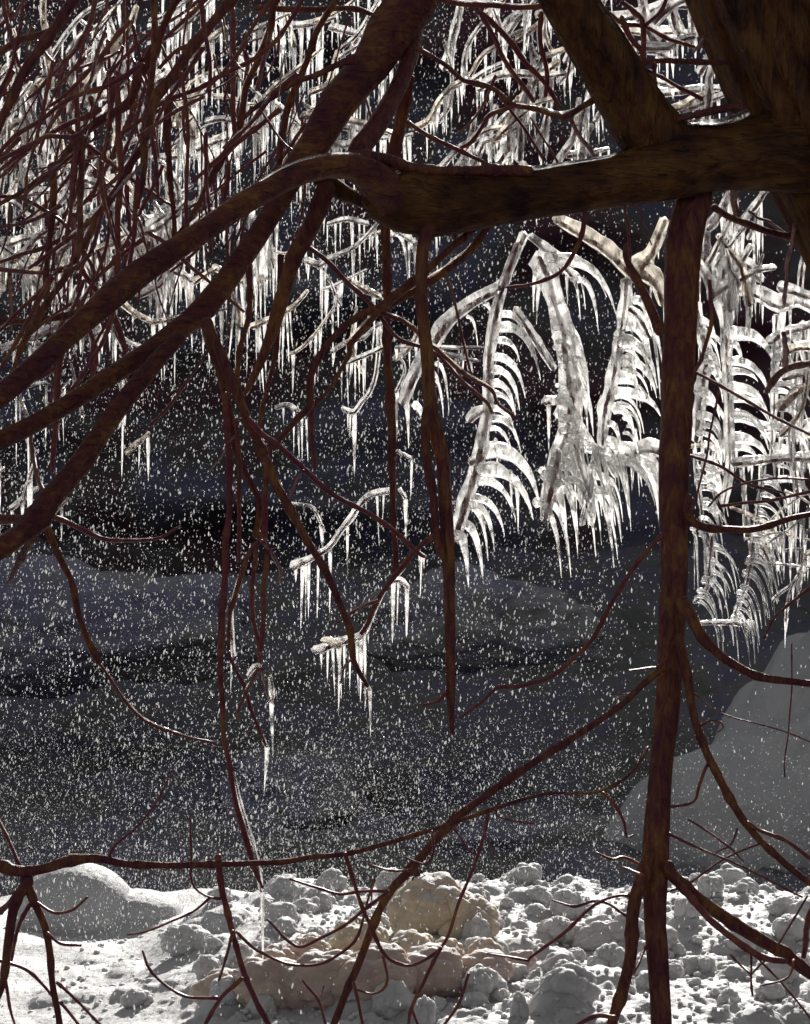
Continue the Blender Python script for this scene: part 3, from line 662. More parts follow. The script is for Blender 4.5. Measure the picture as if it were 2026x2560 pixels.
# low bush entering at lower left
low = empty('low_bush', (at(-300, 2300, 5.6)[0], 5.6, 0), 'bare dark bush reaching in low from the left edge above the snow', 'bush')
K0 = branch(low, 'branch', [(-80, 2130, 15), (0, 2163, 14), (41, 2180, 14), (102, 2172, 13), (172, 2151, 13), (254, 2147, 11), (348, 2161, 9), (533, 2163, 8), (697, 2157, 7), (783, 2143, 7), (890, 2128, 6), (1012, 2094, 6), (1111, 2065, 5), (1234, 2022, 5), (1360, 1987, 4), (1428, 1987, 3), (1506, 1979, 4), (1572, 1942, 3), (1618, 1875, 2.5)], 5.5, 5.55)
KL = [
 [(62, 2190, 16), (70, 2208, 15), (41, 2255, 13), (25, 2352, 12), (8, 2455, 9), (-20, 2530, 8)], [(65, 2195, 14), (86, 2254, 10), (119, 2344, 9), (135, 2475, 8), (152, 2570, 8)],
 [(53, 2170, 6), (25, 2114, 5), (-10, 2045, 5)], [(61, 2229, 8), (-10, 2285, 8)],
 [(86, 2254, 5), (135, 2282, 4), (184, 2274, 4), (221, 2245, 3)], [(119, 2331, 5), (152, 2360, 4), (201, 2366, 4)],
 [(-10, 2398, 5), (61, 2424, 5), (107, 2459, 4), (135, 2491, 4)], [(143, 2455, 5), (197, 2508, 4), (255, 2565, 4)], [(150, 2508, 5), (200, 2565, 4)],
 [(16, 2455, 5), (25, 2516, 4), (40, 2570, 3)], [(74, 2262, 6), (45, 2319, 5), (28, 2400, 4)],
 [(272, 2145, 4), (291, 2114, 4), (340, 2077, 3), (385, 2016, 3), (410, 1979, 3), (435, 1930, 2)],
 [(553, 2247, 4), (529, 2245, 3), (500, 2233, 3), (482, 2208, 3), (478, 2147, 3), (474, 2032, 2)],
 [(528, 2245, 4), (484, 2282, 3), (418, 2307, 3), (361, 2331, 3), (320, 2338, 2)],
 [(549, 2140, 9), (553, 2213, 8), (574, 2286, 8), (590, 2352, 7), (611, 2434, 7), (640, 2500, 7), (680, 2575, 7)],
 [(582, 2331, 5), (566, 2393, 4), (545, 2450, 3)], [(607, 2446, 6), (553, 2491, 5), (512, 2560, 5)],
 [(545, 2495, 5), (471, 2491, 4), (418, 2463, 4), (377, 2422, 4), (357, 2377, 3)],
 [(590, 2331, 5), (640, 2377, 4), (701, 2409, 4), (750, 2415, 4), (812, 2405, 4), (865, 2377, 4), (898, 2340, 4), (922, 2262, 3), (939, 2200, 3)],
 [(861, 2135, 6), (890, 2221, 5), (914, 2290, 5), (955, 2381, 5), (1000, 2409, 4), (1045, 2407, 4), (1103, 2368, 4), (1144, 2270, 4), (1185, 2172, 4), (1213, 2081, 4), (1222, 2024, 4)],
 [(1103, 2368, 5), (1062, 2450, 5), (1029, 2520, 5), (1020, 2570, 4)], [(1029, 2520, 4), (1050, 2570, 4)],
 [(968, 2229, 5), (906, 2229, 4), (853, 2237, 4), (795, 2217, 4), (726, 2196, 3)],
 [(974, 2229, 5), (922, 2266, 5), (865, 2307, 4), (799, 2344, 4), (754, 2366, 4), (713, 2344, 4), (668, 2299, 3)],
 [(1029, 2172, 4), (972, 2176, 3), (922, 2163, 3)], [(1082, 2078, 4), (1086, 2127, 3), (1062, 2159, 3), (1005, 2142, 2)],
 [(1131, 2070, 4), (1152, 2098, 3), (1189, 2139, 3)], [(1242, 2024, 4), (1254, 2045, 3), (1336, 2061, 3)],
 [(955, 2389, 4), (965, 2446, 4), (955, 2475, 4), (926, 2487, 3), (890, 2475, 3)], [(885, 2455, 5), (910, 2565, 4)],
 [(758, 2450, 3), (795, 2508, 4), (816, 2565, 4)], [(808, 2470, 2), (795, 2508, 2)],
 [(1172, 2434, 4), (1152, 2504, 4), (1105, 2570, 4)], [(1506, 1984, 5), (1535, 2012, 5), (1560, 2057, 4), (1568, 2094, 3), (1585, 2090, 2)],
 [(1205, 2060, 2), (1225, 2110, 2), (1240, 2140, 2)], [(940, 2200, 2), (925, 2270, 2)],
]
for i, t in enumerate(KL): branch(K0, 'twig', expand(t), 5.52, 5.5 + .06 * (i % 4))

# ------------------------------------------------------------------ ice
ICT = []
for k in range(8):     # icicle templates: unit length, unit root radius, pointing down, slightly crooked
    rr = random.Random(k + 40); P = []; bx, by = rr.uniform(-.05, .05), rr.uniform(-.03, .03)
    for s in range(9):
        t = s / 8; P.append((bx * t * t, by * t * t, -t, (1 - t) ** .75 * (.95 + .25 * rr.random()) + .10))
    vs = []; fs = []; sd = 7
    for i, q in enumerate(P):
        for a in range(sd):
            an = 2 * math.pi * a / sd; k_ = 1 + .18 * math.sin(an * 2 + k + i * .4)
            vs.append((q[0] * 8 + q[3] * math.cos(an) * k_, q[1] * 8 + q[3] * math.sin(an) * k_, q[2]))
    for i in range(8):
        for a in range(sd): b = (a + 1) % sd; fs.append((i*sd+b, i*sd+a, (i+1)*sd+a, (i+1)*sd+b))
    fs.append(tuple(range(sd))); vs.append((vs[-1][0], vs[-1][1], -1.04))
    for a in range(sd): fs.append((8*sd+(a+1) % sd, 8*sd+a, len(vs)-1))
    ICT.append(mesh('icicle', vs, fs, ICICLE))
def icicle(parent, p, L, r):
    o = link('icicle', ICT[R.randrange(8)], parent)
    o.location = Vector(p) + o.location; o.scale = (r, r, L); o.rotation_euler = (R.gauss(0, .03), R.gauss(0, .03), R.uniform(0, 6.28)); return o

def iced(parent, path, d, d1=None, core=.35, mat=None, nic=None, lr=(40, 120), icr=(2.2, 4), seed=None, coat_lump=.16, up=.35, name='branch', ipos=None, coremat=None, span=(.04, .97)):
    """a twig in its sleeve of ice with icicles below; path radii are the ice's, in pixels"""
    d1 = d if d1 is None else d1
    P = pts3(expand(path), d, d1)
    SEED[0] += 2.1
    tw = [(x, y, z - r * up, max(r * core, .0012)) for (x, y, z, r) in P]
    a = tw[0]; b = tw[1]; e = tw[-1]; g_ = tw[-2]
    tw = [tuple(a[i] - (b[i]-a[i]) * .02 for i in range(3)) + (a[3],)] + tw[1:]
    vs, fs = tube(tw, lump=.12, wob=.002, seed=SEED[0], step=.02, sides=6)
    br = link(name, mesh('twig', vs, fs, coremat or BARK_THIN), parent)
    vs, fs = tube(P, lump=coat_lump, wob=.002, seed=SEED[0], step=max(.008, P[0][3] * .8), sides=12, fq=1.4)
    link('ice_coat', mesh('ice_coat', vs, fs, mat or ICE), br)
    S = spline(P, .01)
    if ipos:
        for (px, y1, rr) in ipos:
            q = min(S, key=lambda s_: abs(s_[0] - at(px, 0, s_[1])[0]))
            L = (y1 - (1280 - (q[2] - CAM_H) * F / q[1])) / F * q[1]
            if L > .005: icicle(br, (at(px, 0, q[1])[0], q[1], q[2] - q[3] * .5), L, rr / F * q[1])
    n_ = nic if nic is not None else 0
    for k in range(n_):
        s_ = S[int(len(S) * R.uniform(*span)) % len(S)]
        l = R.uniform(lr[0], lr[1]) * (1 if R.random() < .75 else .5)
        icicle(br, (s_[0] + R.uniform(-1, 1) * s_[3] * .4, s_[1] + R.uniform(-.5, .5) * s_[3], s_[2] - s_[3] * .5), l / F * s_[1], R.uniform(*icr) / F * s_[1])
    return br

def rib(parent, x0, y0, x1, y1, d, r, dd=.03, sag=.08, mat=None, q=.78):
    dx, dy = x1 - x0, y1 - y0
    c1 = (x0 + dx * q, y0 - abs(dy) * sag); P = []
    for i in range(8):
        t = i / 7
        x = (1-t)**2 * x0 + 2*t*(1-t) * c1[0] + t*t * x1; y = (1-t)**2 * y0 + 2*t*(1-t) * c1[1] + t*t * y1
        P.append((x, y, max(.7, r * (1 - t ** 1.25) * (1 + .12 * R.uniform(-1, 1)) + .6)))
    SEED[0] += 1.1
    P3 = pts3(P, d, d + dd)
    vs, fs = tube(P3, lump=.16, seed=SEED[0], step=.013, sides=8, fq=1.6)
    return link('icicle', mesh('icicle', vs, fs, mat or ICICLE), parent)

# the small iced sprays in the middle
s1 = empty('iced_branch', at(950, 860, 6.9), 'short iced twig with a comb of thin parallel icicles left of the straight shoot', 'iced branch')
iced(s1, [(868, 906, 6), (922, 884, 7), (965, 864, 7)], 6.9, ipos=[(851+3, 1000, 2.2), (868, 1010, 2.6), (878, 960, 2), (888, 1000, 2.4), (898, 975, 2), (909, 1005, 2.6), (914, 1000, 2)])
iced(s1, [(946, 880, 6), (940, 930, 6), (927, 977, 6), (905, 1005, 7), (886, 1030, 8), (866, 1026, 8), (856, 1020, 6)], 6.9, ipos=[(886, 1194, 5), (876, 1090, 2.6), (870, 1070, 2)])
s2 = empty('iced_branch', at(730, 1016, 6.9), 'small iced twig stub with four thin icicles at left of the wide loop', 'iced branch')
iced(s2, [(689, 1020, 6), (721, 1013, 7), (748, 1032, 7), (762, 1045, 5)], 6.9, ipos=[(709, 1060, 2.4), (735, 1130, 2.4), (745, 1140, 2.8), (755, 1150, 3), (766, 1150, 2.6)])
s3 = empty('iced_branch', at(800, 1400, 6.8), 'iced branch slanting down to the left with long icicles at its blunt end', 'iced branch')
iced(s3, [(976, 1227, 9), (931, 1235, 9), (898, 1262, 8), (881, 1289, 9), (857, 1320, 8), (824, 1367, 8), (775, 1396, 10), (732, 1414, 13)], 6.8,
     ipos=[(750, 1400, 3), (758, 1568, 5), (766, 1540, 3.4), (773, 1545, 3.6), (797, 1545, 3.2), (740, 1450, 4), (826, 1545, 4), (869, 1432, 4.2), (943, 1360, 2.8), (960, 1300, 2.4), (915, 1280, 2)])
iced(s3, [(728, 1258, 4), (780, 1268, 5), (800, 1300, 4), (812, 1330, 3)], 6.85, ipos=[(803, 1400, 5), (760, 1285, 3)])
s4 = empty('iced_branch', at(850, 1605, 6.8), 'lowest iced branch with blunt ice tip and a fringe of icicles', 'iced branch')
iced(s4, [(1010, 1420, 5), (963, 1476, 6), (939, 1520, 6), (920, 1560, 8), (902, 1588, 11), (870, 1598, 12), (832, 1609, 12), (800, 1624, 13), (784, 1624, 10)], 6.8,
     ipos=[(803, 1670, 2.8), (820, 1700, 2.8), (832, 1730, 3.6), (845, 1740, 4.4), (850, 1778, 4.6), (861, 1715, 3), (876, 1718, 3), (893, 1732, 3.2), (905, 1750, 5), (912, 1760, 4), (921, 1605, 3)])
iced(s4, [(806, 1600, 8), (825, 1600, 11), (850, 1614, 9)], 6.78, mat=ICE_WARM)
s5 = empty('iced_branch', at(1005, 1455, 6.8), 'iced stub with two stout icicles at the end of the straight shoot', 'iced branch')
iced(s5, [(982, 1452, 7), (1000, 1450, 8), (1021, 1468, 7)], 6.55, ipos=[(984, 1601, 6.5), (996, 1560, 3), (1018, 1588, 6)])
s6 = empty('iced_branch', at(1050, 1385, 6.7), 'pair of needle icicles below the crossing of two shoots', 'iced branch')
iced(s6, [(1040, 1378, 4), (1053, 1385, 5), (1064, 1392, 4)], 6.5, ipos=[(1055, 1490, 3), (1049, 1430, 2), (1060, 1420, 2)])
s7 = empty('iced_branch', at(927, 1720, 6.8), 'single long icicle at the tip of the long slanting shoot', 'iced branch')
iced(s7, [(905, 1700, 3), (922, 1718, 5), (926, 1726, 4)], 5.8, ipos=[(925, 1838, 4), (914, 1775, 2.2)])
s8 = empty('iced_branch', at(650, 1860, 6.8), 'iced lower end of the left hanging cluster with three long icicles', 'iced branch')
iced(s8, [(676, 1690, 5), (684, 1740, 5), (674, 1752, 5)], 5.85, ipos=[(676, 1885, 6)])
iced(s8, [(655, 1840, 4), (666, 1866, 5)], 5.85, ipos=[(668, 1980, 4.4)])
iced(s8, [(636, 2110, 4), (648, 2180, 7), (654, 2228, 6)], 5.82, ipos=[(656, 2395, 6)])
iced(s8, [(586, 1930, 3), (600, 2000, 5), (622, 2070, 6), (634, 2110, 6)], 5.75)
iced(s8, [(578, 1520, 5), (580, 1590, 7), (584, 1640, 6)], 5.8, ipos=[(580, 1730, 3)])
iced(s8, [(622, 1690, 5), (636, 1668, 8), (650, 1665, 7)], 5.8)
s9 = empty('iced_branch', at(800, 655, 6.9), 'iced twig with a row of dripping icicles just under the arched limb', 'iced branch')
iced(s9, [(762, 649, 9), (799, 661, 9), (824, 645, 7), (880, 620, 6), (920, 585, 5), (950, 550, 5)], 7.0, nic=9, lr=(30, 130), icr=(2, 3.4))
iced(s9, [(820, 560, 5), (870, 548, 7), (920, 560, 6)], 7.0, nic=8, lr=(60, 170), icr=(1.6, 3))
iced(s9, [(885, 705, 8), (915, 725, 10), (950, 742, 8)], 7.0, mat=ICE_WARM, nic=1)
iced(s9, [(820, 345, 9), (857, 361, 11), (900, 350, 9)], 7.1, nic=6, lr=(20, 50))
iced(s9, [(990, 868, 5), (1015, 866, 5)], 6.9, nic=2, lr=(30, 60)); iced(s9, [(1000, 890, 3), (1013, 925, 4), (990, 980, 5)], 6.9, ipos=[(993, 1100, 4)])
iced(s9, [(992, 1128, 6), (1028, 1146, 5)], 6.9, ipos=[(1030, 1240, 3)]); iced(s9, [(1000, 1223, 6), (1014, 1245, 5)], 6.9, ipos=[(1014, 1345, 5)])
iced(s9, [(1086, 866, 5), (1140, 868, 5), (1205, 868, 5)], 6.7, nic=4, lr=(30, 70)); iced(s9, [(1100, 880, 5), (1150, 892, 6), (1196, 903, 5)], 6.72, nic=3, lr=(40, 80))

# big arched iced bough and the fern-like columns right of centre
f1 = empty('iced_bough', at(1230, 900, 7.1), 'arched iced bough curving down left of centre right with ribbed icicles along its stem', 'iced bough')
b_ = iced(f1, [(1310, 585, 13), (1275, 668, 14), (1254, 712, 15), (1193, 747, 17), (1144, 780, 18), (1106, 817, 21), (1086, 850, 18), (1053, 899, 17), (1025, 960, 17), (1008, 1005, 14)], 7.15, 7.0, coat_lump=.12)
for q in [(1168, 792, 1195, 870, 5), (1209, 759, 1232, 815, 6), (1090, 910, 1123, 1030, 6), (1085, 950, 1109, 1042, 5), (1037, 1014, 1060, 1085, 11), (1015, 1010, 1022, 1120, 9), (1060, 920, 1105, 1010, 8)]:
    rib(b_, q[0], q[1], q[2], q[3], 7.08, q[4])
b_ = iced(f1, [(1295, 610, 9), (1262, 700, 12), (1250, 743, 13), (1234, 813, 16), (1223, 907, 14), (1221, 1010, 14), (1205, 1100, 18), (1190, 1169, 19), (1164, 1250, 20), (1146, 1314, 19), (1136, 1350, 10)], 7.1, 7.1, coat_lump=.14)
for q in [(1254, 784, 1320, 868, 10), (1248, 817, 1352, 950, 15), (1244, 850, 1300, 905, 9), (1232, 893, 1314, 995, 12), (1232, 925, 1300, 1026, 12), (1232, 958, 1290, 1046, 10), (1230, 985, 1284, 1030, 9),
          (1228, 1046, 1303, 1134, 10), (1226, 1020, 1290, 1100, 9), (1226, 1070, 1282, 1150, 7), (1215, 1124, 1350, 1265, 22), (1201, 1173, 1334, 1300, 20), (1190, 1200, 1290, 1300, 13), (1180, 1264, 1237, 1378, 12),
          (1176, 1245, 1262, 1340, 11), (1168, 1264, 1221, 1402, 11), (1152, 1310, 1209, 1459, 16), (1142, 1340, 1172, 1468, 17), (1238, 1100, 1245, 1190, 6), (1290, 1200, 1296, 1330, 9), (1275, 1180, 1280, 1290, 6)]:
    rib(b_, *q[:4], 7.1 + R.uniform(-.03, .05), q[4])
iced(f1, [(1222, 1020, 9), (1190, 1030, 15), (1172, 1050, 12)], 7.1); iced(f1, [(1205, 1140, 10), (1178, 1155, 13)], 7.1)
iced(f1, [(985, 575, 6), (1030, 600, 7), (1080, 640, 5)], 7.1, nic=2, lr=(60, 150)); 
for q in [(990, 585, 1020, 700, 7), (1010, 590, 1045, 700, 8)]: rib(f1, *q[:4], 7.1, q[4])

def column(label, pts, ribs, d, extra=(), mat=None, rm=None):
    t = empty('iced_bough', at(pts[0][0], pts[0][1], d), label, 'iced bough')
    b = iced(t, pts, d, coat_lump=.28, mat=mat, core=.22, up=.1)
    for q in ribs:
        if q[4] < 12 and R.random() < .16: continue
        j_ = R.gauss(0, 5); q = (q[0] + R.gauss(0, 3), q[1] + j_, q[2] + R.gauss(0, 6), q[3] + j_ + R.gauss(0, 12), q[4] * R.uniform(.75, 1.25))
        rib(b, *q[:4], d + R.uniform(-.06, .06), q[4], mat=rm or (ICE if q[4] > 12 and R.random() < .5 else None))
    for e in extra: iced(t, *e[0], **e[1])
    return t
rs = [(1391, 833, 1482, 975, 19), (1375, 645, 1539, 762, 15), (1400, 660, 1506, 745, 10), (1440, 700, 1490, 828, 9), (1420, 690, 1448, 790, 6), (1430, 680, 1465, 760, 5), (1449, 989, 1478, 1112, 10), (1440, 900, 1470, 1050, 9),
      (1360, 690, 1350, 800, 8), (1375, 690, 1378, 820, 9), (1340, 680, 1335, 790, 7), (1420, 850, 1450, 960, 10), (1430, 940, 1474, 1080, 10)]
for k in range(26):
    y = 780 + k * 15; rs.append((1395 + R.uniform(-12, 18), y, 1440 + R.uniform(-5, 28), y + R.uniform(70, 140), R.uniform(5, 11)))
c2 = column('pale iced column hanging with a long hooked icicle on its right side', [(1350, 645, 30), (1375, 700, 24), (1390, 760, 22), (1408, 817, 26), (1416, 907, 28), (1428, 989, 28), (1420, 1071, 26), (1396, 1132, 22), (1380, 1200, 18), (1365, 1262, 14), (1360, 1300, 9)], rs, 7.2,
   extra=[(([(1400, 1000, 9), (1363, 1001, 14)], 7.2), dict(ipos=[(1372, 1118, 5)])), (([(1326, 590, 10), (1391, 640, 14), (1440, 700, 10)], 7.2), dict(nic=5, lr=(40, 120))),
          (([(1290, 770, 9), (1340, 850, 13), (1385, 920, 10)], 7.2), dict())])
rs = []
ends = [(1404, 1461), (1422, 1457), (1435, 1408), (1451, 1351), (1490, 1437), (1519, 1416), (1537, 1433), (1545, 1404), (1553, 1347), (1572, 1314), (1574, 1290), (1480, 1380), (1500, 1350), (1462, 1330), (1412, 1400), (1530, 1330), (1510, 1290)]
for (ex, ey) in ends:
    h = ey - 1120; rs.append((ex - 45 - R.uniform(0, 25), ey - R.uniform(150, 215), ex, ey, R.uniform(8, 15)))
for k in range(22):
    ex = R.uniform(1400, 1570); ey = R.uniform(1180, 1320); rs.append((ex - R.uniform(35, 60), ey - R.uniform(80, 130), ex, ey, R.uniform(5, 11)))
column('broad skirt of curved icicles ending lowest right of centre', [(1441, 1108, 19), (1450, 1160, 20), (1470, 1220, 17), (1480, 1280, 12), (1478, 1310, 7)], rs, 7.15,
   extra=[(([(1390, 1150, 9), (1441, 1118, 15), (1500, 1130, 14), (1540, 1190, 8)], 7.2), dict(core=.15)), (([(1490, 1120, 8), (1470, 1240, 12), (1455, 1310, 8)], 7.13), dict(core=.15)),
          (([(1396, 1130, 16), (1378, 1220, 17), (1362, 1300, 13)], 7.12), dict(coat_lump=.1, nic=2))])
rs = [(1560, 817, 1635, 920, 15), (1556, 853, 1643, 950, 17), (1552, 899, 1648, 990, 17), (1548, 936, 1600, 975, 13), (1538, 975, 1652, 1068, 20), (1532, 1022, 1590, 1105, 13), (1530, 1045, 1575, 1100, 8), (1590, 743, 1652, 1010, 9), (1600, 800, 1650, 930, 8),
      (1524, 1110, 1600, 1200, 14), (1530, 1140, 1640, 1280, 15), (1540, 1120, 1655, 1210, 16), (1580, 790, 1640, 880, 9), (1570, 770, 1620, 850, 10), (1520, 1060, 1560, 1150, 8), (1600, 1150, 1655, 1330, 12), (1620, 1160, 1660, 1300, 12)]
for k in range(16): y = 790 + k * 20; rs.append((1550 + R.uniform(-8, 20), y, 1590 + R.uniform(0, 40), y + R.uniform(60, 120), R.uniform(4, 8)))
column('iced column with broad rungs of ice just left of the hanging limb', [(1568, 700, 14), (1562, 760, 15), (1552, 830, 14), (1543, 886, 15), (1531, 956, 16), (1512, 1030, 18), (1506, 1124, 11)], rs, 7.25,
   extra=[(([(1391, 545, 14), (1461, 582, 21), (1523, 623, 22), (1572, 672, 20), (1590, 700, 14)], 7.3), dict(mat=ICE_WARM, core=.28)), (([(1662, 549, 13), (1629, 631, 16), (1600, 664, 28), (1640, 700, 22), (1660, 760, 12)], 7.3), dict(mat=ICE_WARM, nic=5, lr=(40, 110))),
          (([(1575, 770, 9), (1600, 790, 12), (1625, 840, 10)], 7.2), dict()), (([(1570, 1130, 14), (1620, 1112, 20), (1665, 1130, 18)], 7.3), dict(nic=6, lr=(60, 130)))])
# right of the hanging limb: densely iced bush
rs = [(1822, 833, 1945, 935, 19), (1824, 866, 1870, 905, 10), (1824, 905, 1925, 1020, 16), (1826, 930, 1900, 970, 11), (1826, 970, 1925, 1030, 13), (1828, 1000, 1930, 1075, 14), (1830, 1028, 1928, 1110, 14), (1830, 1050, 1930, 1125, 15), (1832, 1098, 1910, 1140, 13), (1832, 1120, 1900, 1150, 12)]
for k in range(20): y = 800 + k * 26; rs.append((1748 + R.uniform(-8, 25), y, 1800 + R.uniform(-5, 20), y + R.uniform(50, 90), R.uniform(7, 13)))
for k in range(14): y = 880 + k * 24; rs.append((1930 + R.uniform(-8, 25), y, 1990 + R.uniform(-5, 60), y + R.uniform(30, 120), R.uniform(6, 12)))
column('iced ladder of arched ribs right of the hanging limb', [(1800, 640, 16), (1812, 740, 26), (1814, 820, 16), (1818, 907, 13), (1824, 1071, 12), (1824, 1173, 11), (1812, 1260, 9)], rs, 7.3,
   extra=[(([(1793, 727, 14), (1838, 718, 16), (1900, 735, 20), (1949, 759, 22), (1998, 747, 22), (2060, 780, 20)], 7.3), dict(core=.2, ipos=[(1958, 900, 7), (1976, 850, 4), (1908, 800, 3), (1880, 770, 3)])),
          (([(2000, 735, 9), (2005, 680, 9), (2016, 600, 7)], 7.3), dict()), (([(1834, 1157, 12), (1900, 1150, 13), (1960, 1145, 10), (2050, 1140, 14)], 7.2), dict(nic=9, lr=(25, 60))),
          (([(1740, 760, 14), (1765, 880, 16), (1750, 1000, 14), (1742, 1100, 12)], 7.35), dict(nic=8, lr=(60, 150), coat_lump=.3)),
          (([(1960, 880, 10), (2000, 865, 12), (2050, 870, 12)], 7.2), dict(nic=4, lr=(20, 60), mat=ICE_WARM)), (([(1960, 945, 10), (2010, 930, 14), (2060, 960, 12)], 7.35), dict(nic=10, lr=(50, 140))),
          (([(1840, 640, 14), (1870, 662, 18), (1905, 700, 10)], 7.35), dict(nic=8, lr=(50, 130)))])
# lower right, duller fern sprays
rs = []
for k in range(20): t = k / 19; x = 1887 - 57 * t; y = 1345 + 205 * t; rs.append((x, y, x + R.uniform(48, 78) * (1 - .35 * t), y + R.uniform(70, 130), R.uniform(3.5, 6.5)))
fern_b = [(1781, 1370), (1775, 1420), (1769, 1469), (1736, 1506)]
for k in range(16): t = k / 15; x = 1785 - 48 * t; y = 1360 + 140 * t; rs.append((x, y, x + R.uniform(50, 72), y + R.uniform(70, 120), R.uniform(3, 6)))
for k in range(12): x = 1765 + k * 12; rs.append((x, 1556, x + R.uniform(10, 22), 1585 + R.uniform(0, 85), R.uniform(2, 4.5)))
for k in range(10): x = 1725 + k * 5; rs.append((x, 1330, x + R.uniform(5, 25), 1460 + R.uniform(-30, 60), R.uniform(3, 6)))
column('grey fern shaped sprays of thin curved icicles low at the right', [(1887, 1330, 7), (1867, 1457, 7), (1830, 1551, 6)], rs, 7.3, mat=ICE_DIM, rm=ICE_DIM,
   extra=[(([(1781, 1340, 6), (1774, 1420, 7), (1769, 1469, 7), (1736, 1506, 6)], 7.3), dict(mat=ICE_DIM)), (([(1740, 1558, 6), (1795, 1556, 7), (1850, 1560, 7), (1872, 1575, 6)], 7.28), dict(mat=ICE_DIM))])

def bush(label, cat_, box, n, dr, ang, rr, ll, ni, lr, mats, seed, keep=None, icr=(2.2, 5), loc=None):
    t = empty('iced_shrub', at((box[0] + box[2]) / 2, box[3], dr[0]), label, cat_)
    q = random.Random(seed); cnt = 0
    while cnt < n:
        x = q.uniform(box[0], box[2]); y = q.uniform(box[1], box[3])
        if keep and not keep(x, y): continue
        a = math.radians(q.gauss(*(ang[0] if q.random() < .7 else ang[1]))); L = q.uniform(*ll); r = q.uniform(*rr); P = []
        x -= math.cos(a) * L / 2; y += math.sin(a) * L / 2
        for s in range(5):
            P.append((x, y, r * (1.1 - .12 * s))); x += math.cos(a) * L / 4; y -= math.sin(a) * L / 4; a += q.gauss(0, .22)
        d = q.uniform(*dr); steep = abs(math.sin(a))
        iced(t, P, d, d + q.uniform(-.2, .2), nic=q.randint(*ni), lr=lr, mat=mats[q.randrange(len(mats))], icr=icr)
        cnt += 1
    return t
MX = [ICE, ICE, ICE_WARM]
bush('iced twigs with dense icicles behind the bare shoots at upper left', 'iced shrub', (-40, 20, 480, 560), 46, (7.0, 8.3), ((35, 22), (95, 12)), (6, 15), (90, 240), (3, 9), (40, 130), MX, 3)
bush('iced twigs dripping behind the left ends of the two long limbs', 'iced shrub', (-40, 560, 470, 900), 34, (6.9, 7.9), ((20, 25), (100, 12)), (6, 13), (80, 200), (4, 10), (40, 120), MX, 5, lambda x, y: y < 930 - x * .25)
bush('iced twigs hanging behind the top of the slanting limb', 'iced shrub', (420, -20, 1000, 360), 34, (7.0, 8.2), ((25, 22), (100, 14)), (5, 11), (90, 230), (5, 11), (60, 190), MX, 8)
bush('bright tangle of iced twigs between the slanting limb and the upper fork', 'iced shrub', (1080, 0, 1520, 400), 46, (6.9, 8.0), ((45, 22), (100, 25)), (6, 14), (80, 230), (4, 9), (30, 110), MX, 12, lambda x, y: y > 60 or x > 1250)
bush('iced twigs filling the notch between the upper fork and the trunk', 'iced shrub', (1540, -10, 1800, 260), 16, (6.8, 7.5), ((30, 25), (100, 20)), (9, 18), (90, 220), (3, 7), (30, 90), MX, 15)
bush('iced twigs crowded between the hanging limb and the trunk base', 'iced shrub', (1745, 500, 1900, 720), 14, (6.9, 7.6), ((75, 15), (100, 10)), (6, 14), (90, 200), (3, 6), (50, 140), MX, 16)
bush('iced twigs behind the two limbs left of the straight shoot', 'iced shrub', (420, 480, 760, 800), 16, (6.9, 7.8), ((15, 22), (95, 10)), (5, 9), (70, 190), (4, 9), (60, 180), MX, 17)
bush('matted iced twigs at the right edge above the upcurved side shoot', 'iced shrub', (1900, 1180, 2060, 1480), 12, (7.2, 7.8), ((20, 25), (110, 25)), (3, 6), (70, 190), (4, 9), (20, 90), MX, 19)
bush('dim iced twigs hanging in the middle of the right thicket', 'iced shrub', (1725, 1100, 1900, 1300), 6, (7.35, 7.9), ((60, 25), (110, 25)), (4, 9), (70, 190), (4, 8), (30, 100), MX, 23)
bush('sparse iced twig ends with single long icicles at far left', 'iced shrub', (-30, 900, 160, 1300), 6, (6.6, 7.2), ((25, 20), (95, 10)), (5, 9), (60, 130), (1, 3), (80, 200), MX, 29)

bush('long hanging iced strands behind the bare shoots at far left', 'iced shrub', (-20, 80, 480, 700), 30, (7.1, 8.2), ((97, 10), (70, 12)), (6, 13), (110, 240), (3, 7), (50, 150), MX, 41)
bush('iced twigs crowding the right edge beside the trunk foot', 'iced shrub', (1970, 700, 2080, 1250), 13, (7.0, 7.9), ((15, 22), (100, 15)), (6, 14), (80, 200), (4, 9), (30, 120), MX, 43)
bush('loose iced twigs behind the two crossing shoots at centre', 'iced shrub', (760, 560, 1060, 900), 9, (7.3, 8.0), ((30, 22), (110, 15)), (4, 8), (80, 180), (3, 7), (50, 130), MX, 47)
bush('thin iced twig ends under the lower long limb', 'iced shrub', (130, 860, 460, 1130), 5, (6.8, 7.4), ((70, 20), (95, 10)), (4, 8), (60, 140), (1, 3), (70, 180), MX, 49)
rs = [(1935 + 3 * math.sin(k), 820 + k * 26, 1935 + R.uniform(70, 100), 870 + k * 26 + R.uniform(20, 60), R.uniform(7, 13)) for k in range(13)]
column('long iced frond with arched ribs touching the right edge of the picture', [(1942, 790, 9), (1938, 900, 10), (1936, 1020, 9), (1930, 1150, 7)], rs, 7.45)
rs = [(1905 - k * 2.4, 1180 + k * 15, 1905 - k * 2.4 + R.uniform(55, 85), 1235 + k * 15 + R.uniform(20, 60), R.uniform(4, 7)) for k in range(15)]
column('glassy frond of fine ribs above the low grey sprays', [(1912, 1160, 6), (1898, 1260, 6), (1878, 1390, 5)], rs, 7.5, mat=ICE_DIM, rm=ICE_DIM)
rs = [(1745 + k * 1.5, 1170 + k * 13, 1745 + R.uniform(45, 75), 1220 + k * 13 + R.uniform(20, 60), R.uniform(4, 8)) for k in range(12)]
